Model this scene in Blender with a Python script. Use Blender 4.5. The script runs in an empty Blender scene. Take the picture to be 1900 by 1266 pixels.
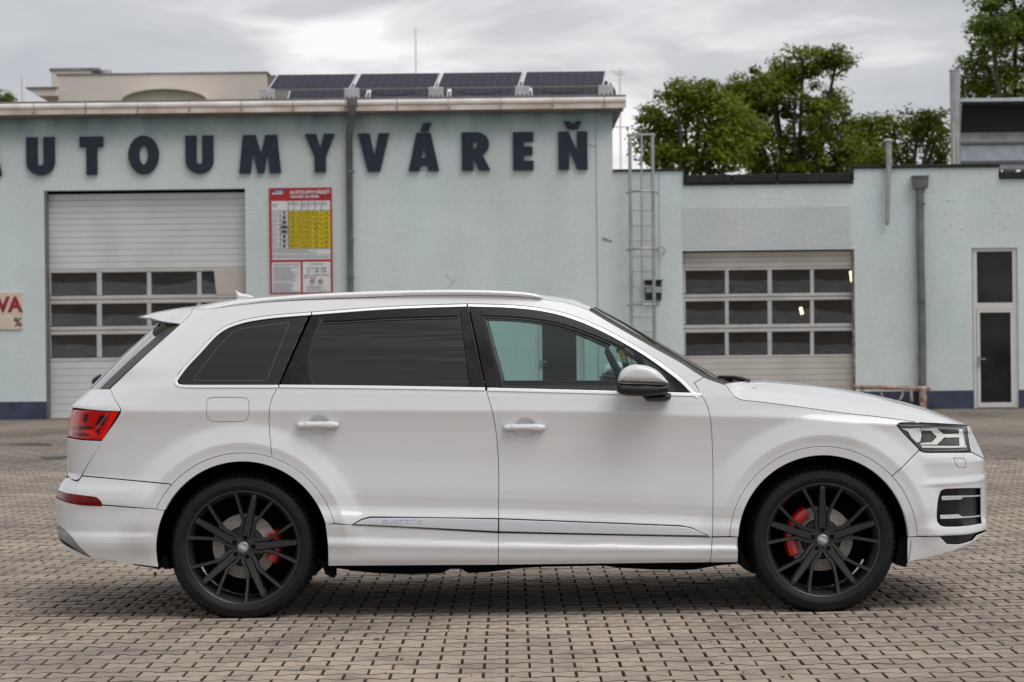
import bpy, math, random
import numpy as np
from mathutils import Vector, Matrix
from mathutils.geometry import delaunay_2d_cdt

random.seed(7); RNG = np.random.default_rng(7)
SC = bpy.context.scene
COL = SC.collection

# ------------------------------------------------------------------ camera, sky, sun, exposure
F = 4200.0            # focal length in pixels of the 1900 px wide photograph
CAMZ = 1.394
ROLL = 0.0115
cam_d = bpy.data.cameras.new("camera"); cam = bpy.data.objects.new("camera", cam_d); COL.objects.link(cam)
cam_d.sensor_width = 36.0; cam_d.lens = 36.0 * F / 1900.0
cam_d.shift_y = 7.0 / 1900.0
cam.location = (0, 0, CAMZ); cam.rotation_euler = (math.pi / 2, ROLL, 0)
cam_d.clip_start = 0.1; cam_d.clip_end = 3000
cam_d.dof.use_dof = True; cam_d.dof.focus_distance = 11.75; cam_d.dof.aperture_fstop = 5.6
SC.camera = cam

SUN_EL = math.radians(60); SUN_AZ = math.radians(48)      # azimuth measured from behind the camera
sun_dir = Vector((math.sin(SUN_AZ) * math.cos(SUN_EL), -math.cos(SUN_AZ) * math.cos(SUN_EL), math.sin(SUN_EL)))
sd = bpy.data.lights.new("sun", 'SUN'); sd.energy = 1.5; sd.angle = math.radians(40); sd.color = (1.0, 0.975, 0.94)
so = bpy.data.objects.new("sun", sd); COL.objects.link(so)
so.rotation_euler = sun_dir.to_track_quat('Z', 'Y').to_euler(); so.location = (0, -20, 40)

world = bpy.data.worlds.new("World"); SC.world = world; world.use_nodes = True
def build_world():
    nt = world.node_tree; nt.nodes.clear(); N = nt.nodes.new; L = nt.links.new
    out = N('ShaderNodeOutputWorld'); bg = N('ShaderNodeBackground'); bg.inputs['Strength'].default_value = 0.1
    sky = N('ShaderNodeTexSky'); sky.sky_type = 'NISHITA'; sky.sun_disc = False
    sky.sun_elevation = SUN_EL; sky.sun_rotation = math.pi - SUN_AZ
    tc = N('ShaderNodeTexCoord'); sep = N('ShaderNodeSeparateXYZ'); L(tc.outputs['Generated'], sep.inputs[0])
    zz = N('ShaderNodeMath'); zz.operation = 'MAXIMUM'; zz.inputs[1].default_value = 0.0; L(sep.outputs['Z'], zz.inputs[0])
    za = N('ShaderNodeMath'); za.operation = 'ADD'; za.inputs[1].default_value = 0.17; L(zz.outputs[0], za.inputs[0])
    dx = N('ShaderNodeMath'); dx.operation = 'DIVIDE'; L(sep.outputs['X'], dx.inputs[0]); L(za.outputs[0], dx.inputs[1])
    dy = N('ShaderNodeMath'); dy.operation = 'DIVIDE'; L(sep.outputs['Y'], dy.inputs[0]); L(za.outputs[0], dy.inputs[1])
    cb = N('ShaderNodeCombineXYZ'); L(dx.outputs[0], cb.inputs['X']); L(dy.outputs[0], cb.inputs['Y'])
    n1 = N('ShaderNodeTexNoise'); n1.inputs['Scale'].default_value = 2.1; n1.inputs['Detail'].default_value = 6; n1.inputs['Roughness'].default_value = 0.5
    n1.inputs['Distortion'].default_value = 0.4
    L(cb.outputs[0], n1.inputs['Vector'])
    rp = N('ShaderNodeValToRGB'); L(n1.outputs['Fac'], rp.inputs[0])
    e = rp.color_ramp.elements
    e[0].position = 0.33; e[0].color = (0.60, 0.615, 0.65, 1); e[1].position = 0.64; e[1].color = (1.16, 1.15, 1.14, 1)
    e2 = rp.color_ramp.elements.new(0.5); e2.color = (0.72, 0.72, 0.74, 1)
    sc = N('ShaderNodeVectorMath'); sc.operation = 'SCALE'; sc.inputs['Scale'].default_value = 7.4
    L(rp.outputs['Color'], sc.inputs[0])
    mx = N('ShaderNodeMix'); mx.data_type = 'RGBA'; mx.inputs['Factor'].default_value = 0.92
    L(sky.outputs[0], mx.inputs['A']); L(sc.outputs[0], mx.inputs['B'])
    L(mx.outputs['Result'], bg.inputs['Color']); L(bg.outputs[0], out.inputs['Surface'])
build_world()
SC.render.engine = 'CYCLES'
SC.view_settings.view_transform = 'Standard'; SC.view_settings.look = 'None'
SC.view_settings.gamma = 1.0; SC.view_settings.use_curve_mapping = False
SC.view_settings.exposure = 0.25
SC.cycles.max_bounces = 10; SC.cycles.transparent_max_bounces = 16
SC.cycles.use_denoising = True

# ------------------------------------------------------------------ helpers: pixels of the photograph -> metres
def unpx(px, py, Y):
    dx = np.asarray(px, float) - 950.0; dy = np.asarray(py, float) - 633.0
    u = dx - dy * ROLL; v = dy + dx * ROLL
    return u * Y / F, CAMZ - (v - 7.0) * Y / F
def ground_depth(px, py):
    v = (py - 633.0) + (px - 950.0) * ROLL - 7.0
    return F * CAMZ / v

def link(o, parent=None):
    COL.objects.link(o)
    if parent is not None: o.parent = parent
    return o
def tag(o, label=None, cat=None, group=None, kind=None):
    if label: o['label'] = label
    if cat: o['category'] = cat
    if group: o['group'] = group
    if kind: o['kind'] = kind
    return o
def empty(name, loc=(0, 0, 0)):
    o = bpy.data.objects.new(name, None); o.location = loc; o.empty_display_size = 0.2
    COL.objects.link(o); return o
def thing(name, label, cat, loc=(0, 0, 0), group=None):
    return tag(empty(name, loc), label, cat, group)
def mesh_obj(name, verts, faces, mat, parent=None, smooth=False, normals=None, origin=None):
    me = bpy.data.meshes.new(name)
    me.from_pydata([tuple(v) for v in verts], [], [tuple(f) for f in faces]); me.update()
    if mat is not None:
        for m in (mat if isinstance(mat, (list, tuple)) else [mat]): me.materials.append(m)
    if smooth: me.polygons.foreach_set('use_smooth', [True] * len(me.polygons))
    if normals is not None: me.normals_split_custom_set_from_vertices([tuple(n) for n in normals])
    o = bpy.data.objects.new(name, me)
    return link(o, parent)

class MB:
    """collects simple solids and links them as ONE mesh"""
    def __init__(s): s.v = []; s.f = []; s.sm = []
    def add(s, v, f, smooth=False):
        n = len(s.v); s.v += [tuple(p) for p in v]
        for q in f: s.f.append(tuple(i + n for i in q)); s.sm.append(smooth)
        return s
    def box(s, x0, x1, y0, y1, z0, z1, c=0.0):
        if c <= 0:
            v = [(x, y, z) for z in (z0, z1) for y in (y0, y1) for x in (x0, x1)]
            return s.add(v, [(0, 2, 3, 1), (4, 5, 7, 6), (0, 1, 5, 4), (1, 3, 7, 5), (3, 2, 6, 7), (2, 0, 4, 6)])
        # chamfered on the face that looks at -y
        A = [(x0, y1, z0), (x1, y1, z0), (x1, y1, z1), (x0, y1, z1)]
        B = [(x0, y0 + c, z0), (x1, y0 + c, z0), (x1, y0 + c, z1), (x0, y0 + c, z1)]
        D = [(x0 + c, y0, z0 + c), (x1 - c, y0, z0 + c), (x1 - c, y0, z1 - c), (x0 + c, y0, z1 - c)]
        f = [(8, 9, 10, 11), (3, 2, 1, 0)]
        for i in range(4):
            j = (i + 1) % 4
            f += [(i, j, 4 + j, 4 + i), (4 + i, 4 + j, 8 + j, 8 + i)]
        return s.add(A + B + D, f)
    def tube(s, pts, r, n=12, cap=True, close=False):
        pts = [Vector(p) for p in pts]; m = len(pts); base = len(s.v)
        rr = r if isinstance(r, (list, tuple)) else [r] * m
        up = None; rings = []
        for i, p in enumerate(pts):
            if close: t = pts[(i + 1) % m] - pts[i - 1]
            else: t = pts[min(i + 1, m - 1)] - pts[max(i - 1, 0)]
            t.normalize()
            if up is None:
                up = Vector((0, 0, 1)) if abs(t.z) < 0.9 else Vector((1, 0, 0))
            a = t.cross(up); a.normalize(); b = a.cross(t); b.normalize(); up = b
            rings.append([p + (a * math.cos(2 * math.pi * k / n) + b * math.sin(2 * math.pi * k / n)) * rr[i] for k in range(n)])
        v = [q for R in rings for q in R]; f = []
        for i in range(m if close else m - 1):
            i2 = (i + 1) % m
            for k in range(n):
                k2 = (k + 1) % n
                f.append((i * n + k, i2 * n + k, i2 * n + k2, i * n + k2))
        s.add(v, f, True)
        if cap and not close:
            s.add(rings[0], [tuple(range(n))]); s.add(rings[-1], [tuple(range(n - 1, -1, -1))])
        return s
    def lathe(s, prof, n=64, origin=(0, 0, 0), smooth=True):
        """profile of (r, y) turned round the y axis"""
        ox, oy, oz = origin; v = []; f = []; m = len(prof)
        for k in range(n):
            a = 2 * math.pi * k / n; ca, sa = math.cos(a), math.sin(a)
            for r, y in prof: v.append((ox + r * sa, oy + y, oz + r * ca))
        for k in range(n):
            k2 = (k + 1) % n
            for i in range(m - 1): f.append((k * m + i, k * m + i + 1, k2 * m + i + 1, k2 * m + i))
        return s.add(v, f, smooth)
    def build(s, name, mat, parent=None):
        o = mesh_obj(name, s.v, s.f, mat, parent)
        o.data.polygons.foreach_set('use_smooth', s.sm); return o

def pip(poly, P):
    """points P (n,2) inside polygon, vectorised"""
    poly = np.asarray(poly); x, y = P[:, 0], P[:, 1]; ins = np.zeros(len(P), bool)
    a = poly; b = np.roll(poly, -1, 0)
    for (x1, y1), (x2, y2) in zip(a, b):
        if y1 == y2: continue
        c = ((y1 > y) != (y2 > y)) & (x < (x2 - x1) * (y - y1) / (y2 - y1) + x1)
        ins ^= c
    return ins
def seg_dist(P, loops):
    d = np.full(len(P), 1e9)
    for L in loops:
        a = np.asarray(L); b = np.roll(a, -1, 0)
        for p, q in zip(a, b):
            e = q - p; l2 = e @ e
            if l2 < 1e-14: continue
            t = np.clip(((P - p) @ e) / l2, 0, 1)
            dd = P - (p + t[:, None] * e)
            d = np.minimum(d, np.einsum('ij,ij->i', dd, dd))
    return np.sqrt(d)
def triangulate(outer, holes=(), pts=None):
    loops = [np.asarray(outer, float)] + [np.asarray(h, float) for h in holes]
    V = []; E = []
    for L in loops:
        n0 = len(V); V += [tuple(p) for p in L]
        E += [(n0 + i, n0 + (i + 1) % len(L)) for i in range(len(L))]
    nb = len(V)
    if pts is not None and len(pts): V += [tuple(p) for p in pts]
    r = delaunay_2d_cdt([Vector(p) for p in V], E, [], 0, 1e-6)
    vv = np.array([(p.x, p.y) for p in r[0]]); T = np.array([f for f in r[2] if len(f) == 3], int)
    c = vv[T].mean(1)
    keep = pip(loops[0], c)
    for h in loops[1:]: keep &= ~pip(h, c)
    T = T[keep]
    a, b, d = vv[T[:, 0]], vv[T[:, 1]], vv[T[:, 2]]
    cr = (b[:, 0] - a[:, 0]) * (d[:, 1] - a[:, 1]) - (b[:, 1] - a[:, 1]) * (d[:, 0] - a[:, 0])
    T = T[np.abs(cr) > 1e-12]; cr = cr[np.abs(cr) > 1e-12]
    T[cr < 0] = T[cr < 0][:, ::-1]
    # loops re-expressed in output indices
    lut = {}
    for i, src in enumerate(r[3]):
        for sI in src: lut[sI] = i
    outl = []; n0 = 0
    for L in loops:
        outl.append([lut[n0 + i] for i in range(len(L)) if (n0 + i) in lut]); n0 += len(L)
    return vv, T, outl
def signed_area(P):
    P = np.asarray(P); x, y = P[:, 0], P[:, 1]
    return 0.5 * np.sum(x * np.roll(y, -1) - np.roll(x, -1) * y)

def slab(name, outline, mat, y0, y1, parent=None, holes=(), chamfer=0.0, mb=None):
    """flat piece: outline in (x, z), front at y0 (towards the camera), back at y1"""
    o = np.asarray(outline, float)
    if signed_area(o) < 0: o = o[::-1]
    hs = []
    for h in holes:
        h = np.asarray(h, float); hs.append(h if signed_area(h) < 0 else h[::-1])
    vv, T, loops = triangulate(o, hs)
    n = len(vv); v = [(p[0], y0, p[1]) for p in vv] + [(p[0], y1, p[1]) for p in vv]
    f = [tuple(t) for t in T] + [tuple(int(i) + n for i in t[::-1]) for t in T]
    for L in loops:
        for i in range(len(L)):
            a, b = L[i], L[(i + 1) % len(L)]
            f.append((a, n + a, n + b, b))
    if mb is not None: mb.add(v, f); return None
    return mesh_obj(name, v, f, mat, parent)

# ------------------------------------------------------------------ materials
def new_mat(name):
    m = bpy.data.materials.new(name); m.use_nodes = True
    return m, m.node_tree, m.node_tree.nodes['Principled BSDF']
def mat(name, col, rough=0.6, metal=0.0, var=0.0, scale=4.0, bump=0.0, bscale=60.0, coat=0.0, spec=0.5, col2=None, coatr=0.03, rnd=0.0, stretch=None, detail=4):
    m, nt, p = new_mat(name); N = nt.nodes.new; L = nt.links.new
    p.inputs['Base Color'].default_value = (*col, 1); p.inputs['Roughness'].default_value = rough
    p.inputs['Metallic'].default_value = metal; p.inputs['Specular IOR Level'].default_value = spec
    p.inputs['Coat Weight'].default_value = coat; p.inputs['Coat Roughness'].default_value = coatr
    tc = None
    if var > 0 or bump > 0 or col2 is not None or rnd > 0:
        tc = N('ShaderNodeTexCoord'); g = N('ShaderNodeNewGeometry')
        mp = N('ShaderNodeMapping'); L(g.outputs['Position'], mp.inputs['Vector'])
        if stretch: mp.inputs['Scale'].default_value = stretch
    if var > 0 or col2 is not None:
        n = N('ShaderNodeTexNoise'); n.inputs['Scale'].default_value = scale; n.inputs['Detail'].default_value = detail
        L(mp.outputs[0], n.inputs['Vector'])
        r = N('ShaderNodeValToRGB'); L(n.outputs['Fac'], r.inputs[0])
        c2 = col2 if col2 is not None else tuple(c * (1 - var) for c in col)
        c1 = col if col2 is not None else tuple(min(1, c * (1 + var)) for c in col)
        r.color_ramp.elements[0].position = 0.35; r.color_ramp.elements[0].color = (*c2, 1)
        r.color_ramp.elements[1].position = 0.65; r.color_ramp.elements[1].color = (*c1, 1)
        src = r.outputs['Color']
        if rnd > 0:
            hs = N('ShaderNodeHueSaturation'); L(src, hs.inputs['Color'])
            oi = N('ShaderNodeObjectInfo'); ad = N('ShaderNodeMath'); ad.operation = 'ADD'
            L(oi.outputs['Random'], ad.inputs[0]); L(g.outputs['Random Per Island'], ad.inputs[1])
            fr = N('ShaderNodeMath'); fr.operation = 'FRACT'; L(ad.outputs[0], fr.inputs[0])
            mr = N('ShaderNodeMapRange'); L(fr.outputs[0], mr.inputs['Value'])
            mr.inputs['To Min'].default_value = 1 - rnd; mr.inputs['To Max'].default_value = 1 + rnd
            L(mr.outputs[0], hs.inputs['Value']); src = hs.outputs['Color']
        L(src, p.inputs['Base Color'])
    if bump > 0:
        n2 = N('ShaderNodeTexNoise'); n2.inputs['Scale'].default_value = bscale; n2.inputs['Detail'].default_value = 4
        L(mp.outputs[0], n2.inputs['Vector'])
        b = N('ShaderNodeBump'); b.inputs['Strength'].default_value = bump; b.inputs['Distance'].default_value = 0.01
        L(n2.outputs['Fac'], b.inputs['Height']); L(b.outputs[0], p.inputs['Normal'])
    return m
def glass_mat(name, tint, refl=1.0, ior=1.5, rough=0.0, wave=0.0, wscale=3.0, dirt=0.0):
    """thin pane: what lies behind shows through the tint, the surface mirrors by Fresnel"""
    m, nt, p = new_mat(name); nt.nodes.remove(p); N = nt.nodes.new; L = nt.links.new
    out = nt.nodes['Material Output']; t = N('ShaderNodeBsdfTransparent'); t.inputs['Color'].default_value = (*tint, 1)
    g = N('ShaderNodeBsdfGlossy'); g.inputs['Roughness'].default_value = rough; g.inputs['Color'].default_value = (refl, refl, refl, 1)
    # Schlick reflectance from the facing angle: the same from either side of a thin pane
    f0 = ((ior - 1) / (ior + 1)) ** 2; lw = N('ShaderNodeLayerWeight'); lw.inputs['Blend'].default_value = .5
    pw = N('ShaderNodeMath'); pw.operation = 'POWER'; pw.inputs[1].default_value = 5.0; L(lw.outputs['Facing'], pw.inputs[0])
    fr = N('ShaderNodeMath'); fr.operation = 'MULTIPLY_ADD'; fr.inputs[1].default_value = 1 - f0; fr.inputs[2].default_value = f0; L(pw.outputs[0], fr.inputs[0])
    mx = N('ShaderNodeMixShader'); L(fr.outputs[0], mx.inputs[0]); L(t.outputs[0], mx.inputs[1]); L(g.outputs[0], mx.inputs[2])
    if wave > 0:
        gg = N('ShaderNodeNewGeometry'); n = N('ShaderNodeTexNoise'); n.inputs['Scale'].default_value = wscale; n.inputs['Detail'].default_value = 2
        mp = N('ShaderNodeMapping'); mp.inputs['Scale'].default_value = (0.35, 1, 1.6)
        L(gg.outputs['Position'], mp.inputs[0]); L(mp.outputs[0], n.inputs['Vector'])
        b = N('ShaderNodeBump'); b.inputs['Strength'].default_value = wave; b.inputs['Distance'].default_value = 0.05
        L(n.outputs['Fac'], b.inputs['Height']); L(b.outputs[0], g.inputs['Normal']); L(b.outputs[0], lw.inputs['Normal'])
    res = mx.outputs[0]
    if dirt > 0:      # film of dried spray on the pane, thicker in cloudy patches
        df = N('ShaderNodeBsdfDiffuse'); df.inputs['Color'].default_value = (.33, .32, .31, 1)
        g2 = N('ShaderNodeNewGeometry'); n2 = N('ShaderNodeTexNoise'); n2.inputs['Scale'].default_value = 1.7; n2.inputs['Detail'].default_value = 5
        L(g2.outputs['Position'], n2.inputs['Vector']); mr = N('ShaderNodeMapRange'); L(n2.outputs['Fac'], mr.inputs['Value'])
        mr.inputs['From Min'].default_value = .3; mr.inputs['From Max'].default_value = .7; mr.inputs['To Min'].default_value = dirt * .5; mr.inputs['To Max'].default_value = dirt * 1.4
        m2 = N('ShaderNodeMixShader'); L(mr.outputs[0], m2.inputs[0]); L(res, m2.inputs[1]); L(df.outputs[0], m2.inputs[2]); res = m2.outputs[0]
    L(res, out.inputs['Surface']); return m
def emit_mat(name, col, s):
    m, nt, p = new_mat(name); p.inputs['Base Color'].default_value = (*col, 1)
    p.inputs['Emission Color'].default_value = (*col, 1); p.inputs['Emission Strength'].default_value = s; return m

def wall_mat(name, col, grime=0.35, eave=None):
    """painted render: cloudy tone, streaks that run down, fine grain"""
    m, nt, p = new_mat(name); N = nt.nodes.new; L = nt.links.new
    p.inputs['Roughness'].default_value = 0.9; p.inputs['Specular IOR Level'].default_value = 0.2
    g = N('ShaderNodeNewGeometry')
    def noise(scale, st, det=5):
        mp = N('ShaderNodeMapping'); mp.inputs['Scale'].default_value = st; L(g.outputs['Position'], mp.inputs[0])
        n = N('ShaderNodeTexNoise'); n.inputs['Scale'].default_value = scale; n.inputs['Detail'].default_value = det
        L(mp.outputs[0], n.inputs['Vector']); return n.outputs['Fac']
    def ramp(src, a, b, c0, c1):
        r = N('ShaderNodeValToRGB'); L(src, r.inputs[0]); e = r.color_ramp.elements
        e[0].position = a; e[1].position = b; e[0].color = (*c0, 1); e[1].color = (*c1, 1); return r.outputs['Color']
    def mul(a, b, f=1.0):
        x = N('ShaderNodeMix'); x.data_type = 'RGBA'; x.blend_type = 'MULTIPLY'; x.inputs['Factor'].default_value = f
        L(a, x.inputs['A']); L(b, x.inputs['B']); return x.outputs['Result']
    base = ramp(noise(0.45, (1, 1, 1)), 0.3, 0.7, tuple(c * 0.89 for c in col), tuple(min(1, c * 1.05) for c in col))
    tint = ramp(noise(0.8, (1, 1, 0.6)), 0.35, 0.7, (0.96, 1.0, 1.02), (1.0, 0.99, 0.95))
    s = mul(base, tint)
    streak = ramp(noise(1.6, (1, 1, 0.10), 6), 0.42, 0.66, (1, 1, 1), (1 - grime * 0.22, 1 - grime * 0.20, 1 - grime * 0.19))
    s = mul(s, streak)
    speck = ramp(noise(9.0, (1, 1, 1), 8), 0.60, 0.74, (1, 1, 1), (1 - grime * 0.6, 1 - grime * 0.6, 1 - grime * 0.62))
    s = mul(s, speck)
    grain = ramp(noise(26.0, (1, 1, 1), 5), 0.28, 0.72, (0.89, 0.895, 0.895), (1.06, 1.06, 1.06))
    s = mul(s, grain)
    if eave is not None:      # soot and algae off the gutter, plus overhang shade painted in, in soft drips
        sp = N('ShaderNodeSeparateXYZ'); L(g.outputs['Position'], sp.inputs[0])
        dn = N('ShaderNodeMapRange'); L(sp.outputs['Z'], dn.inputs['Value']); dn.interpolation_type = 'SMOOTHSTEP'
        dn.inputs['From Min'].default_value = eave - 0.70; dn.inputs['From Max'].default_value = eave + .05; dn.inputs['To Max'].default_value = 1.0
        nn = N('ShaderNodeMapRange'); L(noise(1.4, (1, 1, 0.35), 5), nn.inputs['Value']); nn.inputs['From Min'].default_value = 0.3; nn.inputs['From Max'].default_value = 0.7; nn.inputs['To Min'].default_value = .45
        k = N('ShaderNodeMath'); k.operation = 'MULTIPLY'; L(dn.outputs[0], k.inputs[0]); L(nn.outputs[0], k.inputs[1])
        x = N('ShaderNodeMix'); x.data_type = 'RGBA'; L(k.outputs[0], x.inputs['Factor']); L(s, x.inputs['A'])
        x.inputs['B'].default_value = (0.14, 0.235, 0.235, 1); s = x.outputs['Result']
    L(s, p.inputs['Base Color'])
    n2 = N('ShaderNodeTexNoise'); n2.inputs['Scale'].default_value = 34; L(g.outputs['Position'], n2.inputs['Vector'])
    b = N('ShaderNodeBump'); b.inputs['Strength'].default_value = 0.6; b.inputs['Distance'].default_value = 0.01
    L(n2.outputs['Fac'], b.inputs['Height']); L(b.outputs[0], p.inputs['Normal'])
    return m

def paver_mat():
    m, nt, p = new_mat("concrete_paver"); N = nt.nodes.new; L = nt.links.new
    p.inputs['Roughness'].default_value = 0.88; p.inputs['Specular IOR Level'].default_value = 0.25
    g = N('ShaderNodeNewGeometry'); oi = N('ShaderNodeObjectInfo')
    def noise(s, det=5):
        n = N('ShaderNodeTexNoise'); n.inputs['Scale'].default_value = s; n.inputs['Detail'].default_value = det
        L(g.outputs['Position'], n.inputs['Vector']); return n.outputs['Fac']
    def ramp(src, a, b, c0, c1):
        r = N('ShaderNodeValToRGB'); L(src, r.inputs[0]); e = r.color_ramp.elements
        e[0].position = a; e[1].position = b; e[0].color = (*c0, 1); e[1].color = (*c1, 1); return r.outputs['Color']
    def mul(a, b):
        x = N('ShaderNodeMix'); x.data_type = 'RGBA'; x.blend_type = 'MULTIPLY'; x.inputs['Factor'].default_value = 1
        L(a, x.inputs['A']); L(b, x.inputs['B']); return x.outputs['Result']
    ad = N('ShaderNodeMath'); ad.operation = 'ADD'; L(oi.outputs['Random'], ad.inputs[0]); L(g.outputs['Random Per Island'], ad.inputs[1])
    fr = N('ShaderNodeMath'); fr.operation = 'FRACT'; L(ad.outputs[0], fr.inputs[0])
    base = ramp(fr.outputs[0], 0.0, 1.0, (0.335, 0.282, 0.232), (0.43, 0.357, 0.292))
    s = mul(base, ramp(noise(0.7, 4), 0.32, 0.68, (0.74, 0.74, 0.76), (1.08, 1.06, 1.03)))
    s = mul(s, ramp(noise(3.2, 6), 0.50, 0.72, (1, 1, 1), (0.62, 0.62, 0.64)))
    s = mul(s, ramp(noise(140, 3), 0.3, 0.7, (0.80, 0.80, 0.80), (1.12, 1.12, 1.12)))
    s = mul(s, ramp(noise(24, 4), 0.64, 0.74, (1, 1, 1), (0.62, 0.60, 0.58)))
    L(s, p.inputs['Base Color'])
    n2 = N('ShaderNodeTexNoise'); n2.inputs['Scale'].default_value = 220; L(g.outputs['Position'], n2.inputs['Vector'])
    b = N('ShaderNodeBump'); b.inputs['Strength'].default_value = 0.4; b.inputs['Distance'].default_value = 0.004
    L(n2.outputs['Fac'], b.inputs['Height']); L(b.outputs[0], p.inputs['Normal'])
    return m

M = {}
M['paint'] = mat('white_car_paint', (0.68, 0.684, 0.692), 0.4, coat=1.0, spec=0.3, coatr=0.09)
M['black'] = mat('black_plastic', (0.012, 0.012, 0.013), 0.45)
M['liner'] = mat('black_felt', (0.006, 0.006, 0.006), 0.95, spec=0.05)
M['gloss'] = mat('gloss_black_trim', (0.012, 0.010, 0.010), 0.10, var=0.5, scale=9, spec=0.32)
M['smoke'] = mat('smoked_acrylic', (0.010, 0.009, 0.009), 0.2, spec=0.22)
M['chrome'] = mat('bright_trim', (0.93, 0.93, 0.93), 0.22, metal=0.45)
M['rail'] = mat('anodised_rail', (0.86, 0.86, 0.87), 0.28, metal=0.25)
M['silver'] = mat('satin_silver', (0.62, 0.63, 0.66), 0.38, metal=0.55)
M['greymetal'] = mat('grey_metal', (0.30, 0.30, 0.31), 0.45, metal=0.8)
M['tint'] = mat('dark_tinted_glass', (0.012, 0.014, 0.015), 0.03, spec=0.55)
def wavy(m, st, d):     # rolled glass is never quite flat: reflections wander a little
    nt = m.node_tree; N = nt.nodes.new; L = nt.links.new; g = N('ShaderNodeNewGeometry'); mp = N('ShaderNodeMapping'); mp.inputs['Scale'].default_value = (.16, 1, 3.4)
    n = N('ShaderNodeTexNoise'); n.inputs['Scale'].default_value = 3.2; n.inputs['Detail'].default_value = 2; n.inputs['Distortion'].default_value = .6
    L(g.outputs['Position'], mp.inputs[0]); L(mp.outputs[0], n.inputs['Vector']); b = N('ShaderNodeBump'); b.inputs['Strength'].default_value = st; b.inputs['Distance'].default_value = d
    L(n.outputs['Fac'], b.inputs['Height']); L(b.outputs[0], nt.nodes['Principled BSDF'].inputs['Normal'])
wavy(M['tint'], .55, .03)
M['rearglass'] = mat('rear_screen_glass', (0.014, 0.016, 0.017), 0.03, spec=0.7, coat=1.0)
M['clear'] = glass_mat('clear_side_glass', (0.62, 0.78, 0.76), 0.95, 1.6)
M['far_clear'] = M['clear']
M['wind'] = glass_mat('windscreen_glass', (0.25, 0.29, 0.29), 0.85, 1.5)
M['rubber'] = mat('tyre_rubber', (0.009, 0.009, 0.0095), 0.55, var=0.25, scale=14, bump=0.05, bscale=120, spec=0.28)
M['alloy'] = mat('matt_black_alloy', (0.020, 0.020, 0.022), 0.30, spec=0.6)
M['disc'] = mat('brake_disc_steel', (0.62, 0.57, 0.52), 0.45, metal=0.15, var=0.12, scale=40)
M['redcal'] = mat('red_caliper', (0.50, 0.010, 0.007), 0.35, coat=0.4)
M['redlamp'] = mat('red_lamp', (0.50, 0.003, 0.004), 0.12, spec=0.35)
M['redbright'] = mat('bright_red_lamp', (0.85, 0.006, 0.006), 0.15, spec=0.3)
M['reddark'] = mat('dark_red_lamp', (0.055, 0.002, 0.004), 0.12, spec=0.35)
M['redrefl'] = mat('deep_red_reflector', (0.16, 0.002, 0.005), 0.10, spec=0.2)
M['lampwhite'] = mat('lamp_white', (0.90, 0.90, 0.86), 0.25)
M['lampgrey'] = mat('lamp_grey', (0.17, 0.17, 0.175), 0.3)
M['lampdark'] = mat('lamp_projector', (0.055, 0.05, 0.045), 0.08, spec=0.8)
M['lens'] = glass_mat('headlamp_lens', (0.96, 0.97, 0.97), 0.6, 1.33)
M['cabin'] = mat('cabin_leather', (0.022, 0.019, 0.018), 0.6)
M['cabinbrown'] = mat('brown_door_card', (0.060, 0.038, 0.032), 0.55)
M['heatline'] = mat('heating_line', (0.045, 0.045, 0.045), 0.5)
M['lettergrey'] = mat('engraved_grey', (0.42, 0.42, 0.44), 0.4)
M['yellow'] = mat('yellow_card', (0.75, 0.66, 0.02), 0.5)
# ------------------------------------------------------------------ facade plane
D = F / 92.0          # distance of the facade
def FX(px, py, Y=None):
    x, z = unpx(px, py, D if Y is None else Y); return float(x), float(z)
def rect_px(x0, x1, y0, y1, Y=None):
    """upright rectangle whose centre and size follow the pixels"""
    cx, cz = FX((x0 + x1) / 2, (y0 + y1) / 2, Y); s = (D if Y is None else Y) / F
    w, h = (x1 - x0) * s / 2, (y1 - y0) * s / 2
    return cx - w, cx + w, cz - h, cz + h
def poly_px(pts, Y=None): return [FX(a, b, Y) for a, b in pts]
def rpoly(r): x0, x1, z0, z1 = r; return [(x0, z0), (x1, z0), (x1, z1), (x0, z1)]

M['ground'] = mat('joint_sand', (0.062, 0.050, 0.040), 0.95, var=0.4, scale=6)
M['paver'] = paver_mat(); M['soil'] = mat('soiled_paver_edge', (0.080, 0.064, 0.051), 0.95, var=0.35, scale=9)
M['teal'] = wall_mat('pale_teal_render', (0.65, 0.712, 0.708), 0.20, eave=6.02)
M['teal2'] = wall_mat('pale_teal_render_low', (0.655, 0.722, 0.718), 0.15)
M['patchgrey'] = wall_mat('grey_overpaint', (0.585, 0.62, 0.63), 0.12)
M['navy'] = mat('navy_plinth_paint', (0.038, 0.048, 0.085), 0.7, var=0.25, scale=3)
M['letter'] = mat('navy_letter', (0.007, 0.013, 0.030), 0.6, var=0.3, scale=6)
M['gutter'] = mat('off_white_gutter', (0.78, 0.75, 0.71), 0.55, var=0.14, scale=2.5)
M['rustgutter'] = mat('stained_fascia', (0.76, 0.70, 0.645), 0.7, col2=(0.50, 0.385, 0.30), scale=1.3, stretch=(1, 1, 0.4))
M['roofgrey'] = mat('grey_roof_edge', (0.20, 0.19, 0.18), 0.8, var=0.2, scale=2)
M['bitumen'] = mat('black_bitumen', (0.010, 0.010, 0.011), 0.75, var=0.4, scale=3, bump=0.3, bscale=10)
M['slat'] = mat('white_door_panel', (0.60, 0.60, 0.605), 0.5, var=0.07, scale=1.2, stretch=(1, 1, 0.5))
M['slat2'] = mat('ivory_door_panel', (0.50, 0.47, 0.43), 0.55, var=0.10, scale=1.5)
M['alu'] = mat('door_aluminium', (0.50, 0.485, 0.47), 0.5, metal=0.15, var=0.08, scale=3)
M['pvc'] = mat('white_pvc', (0.62, 0.61, 0.59), 0.4, var=0.05, scale=2)
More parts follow.
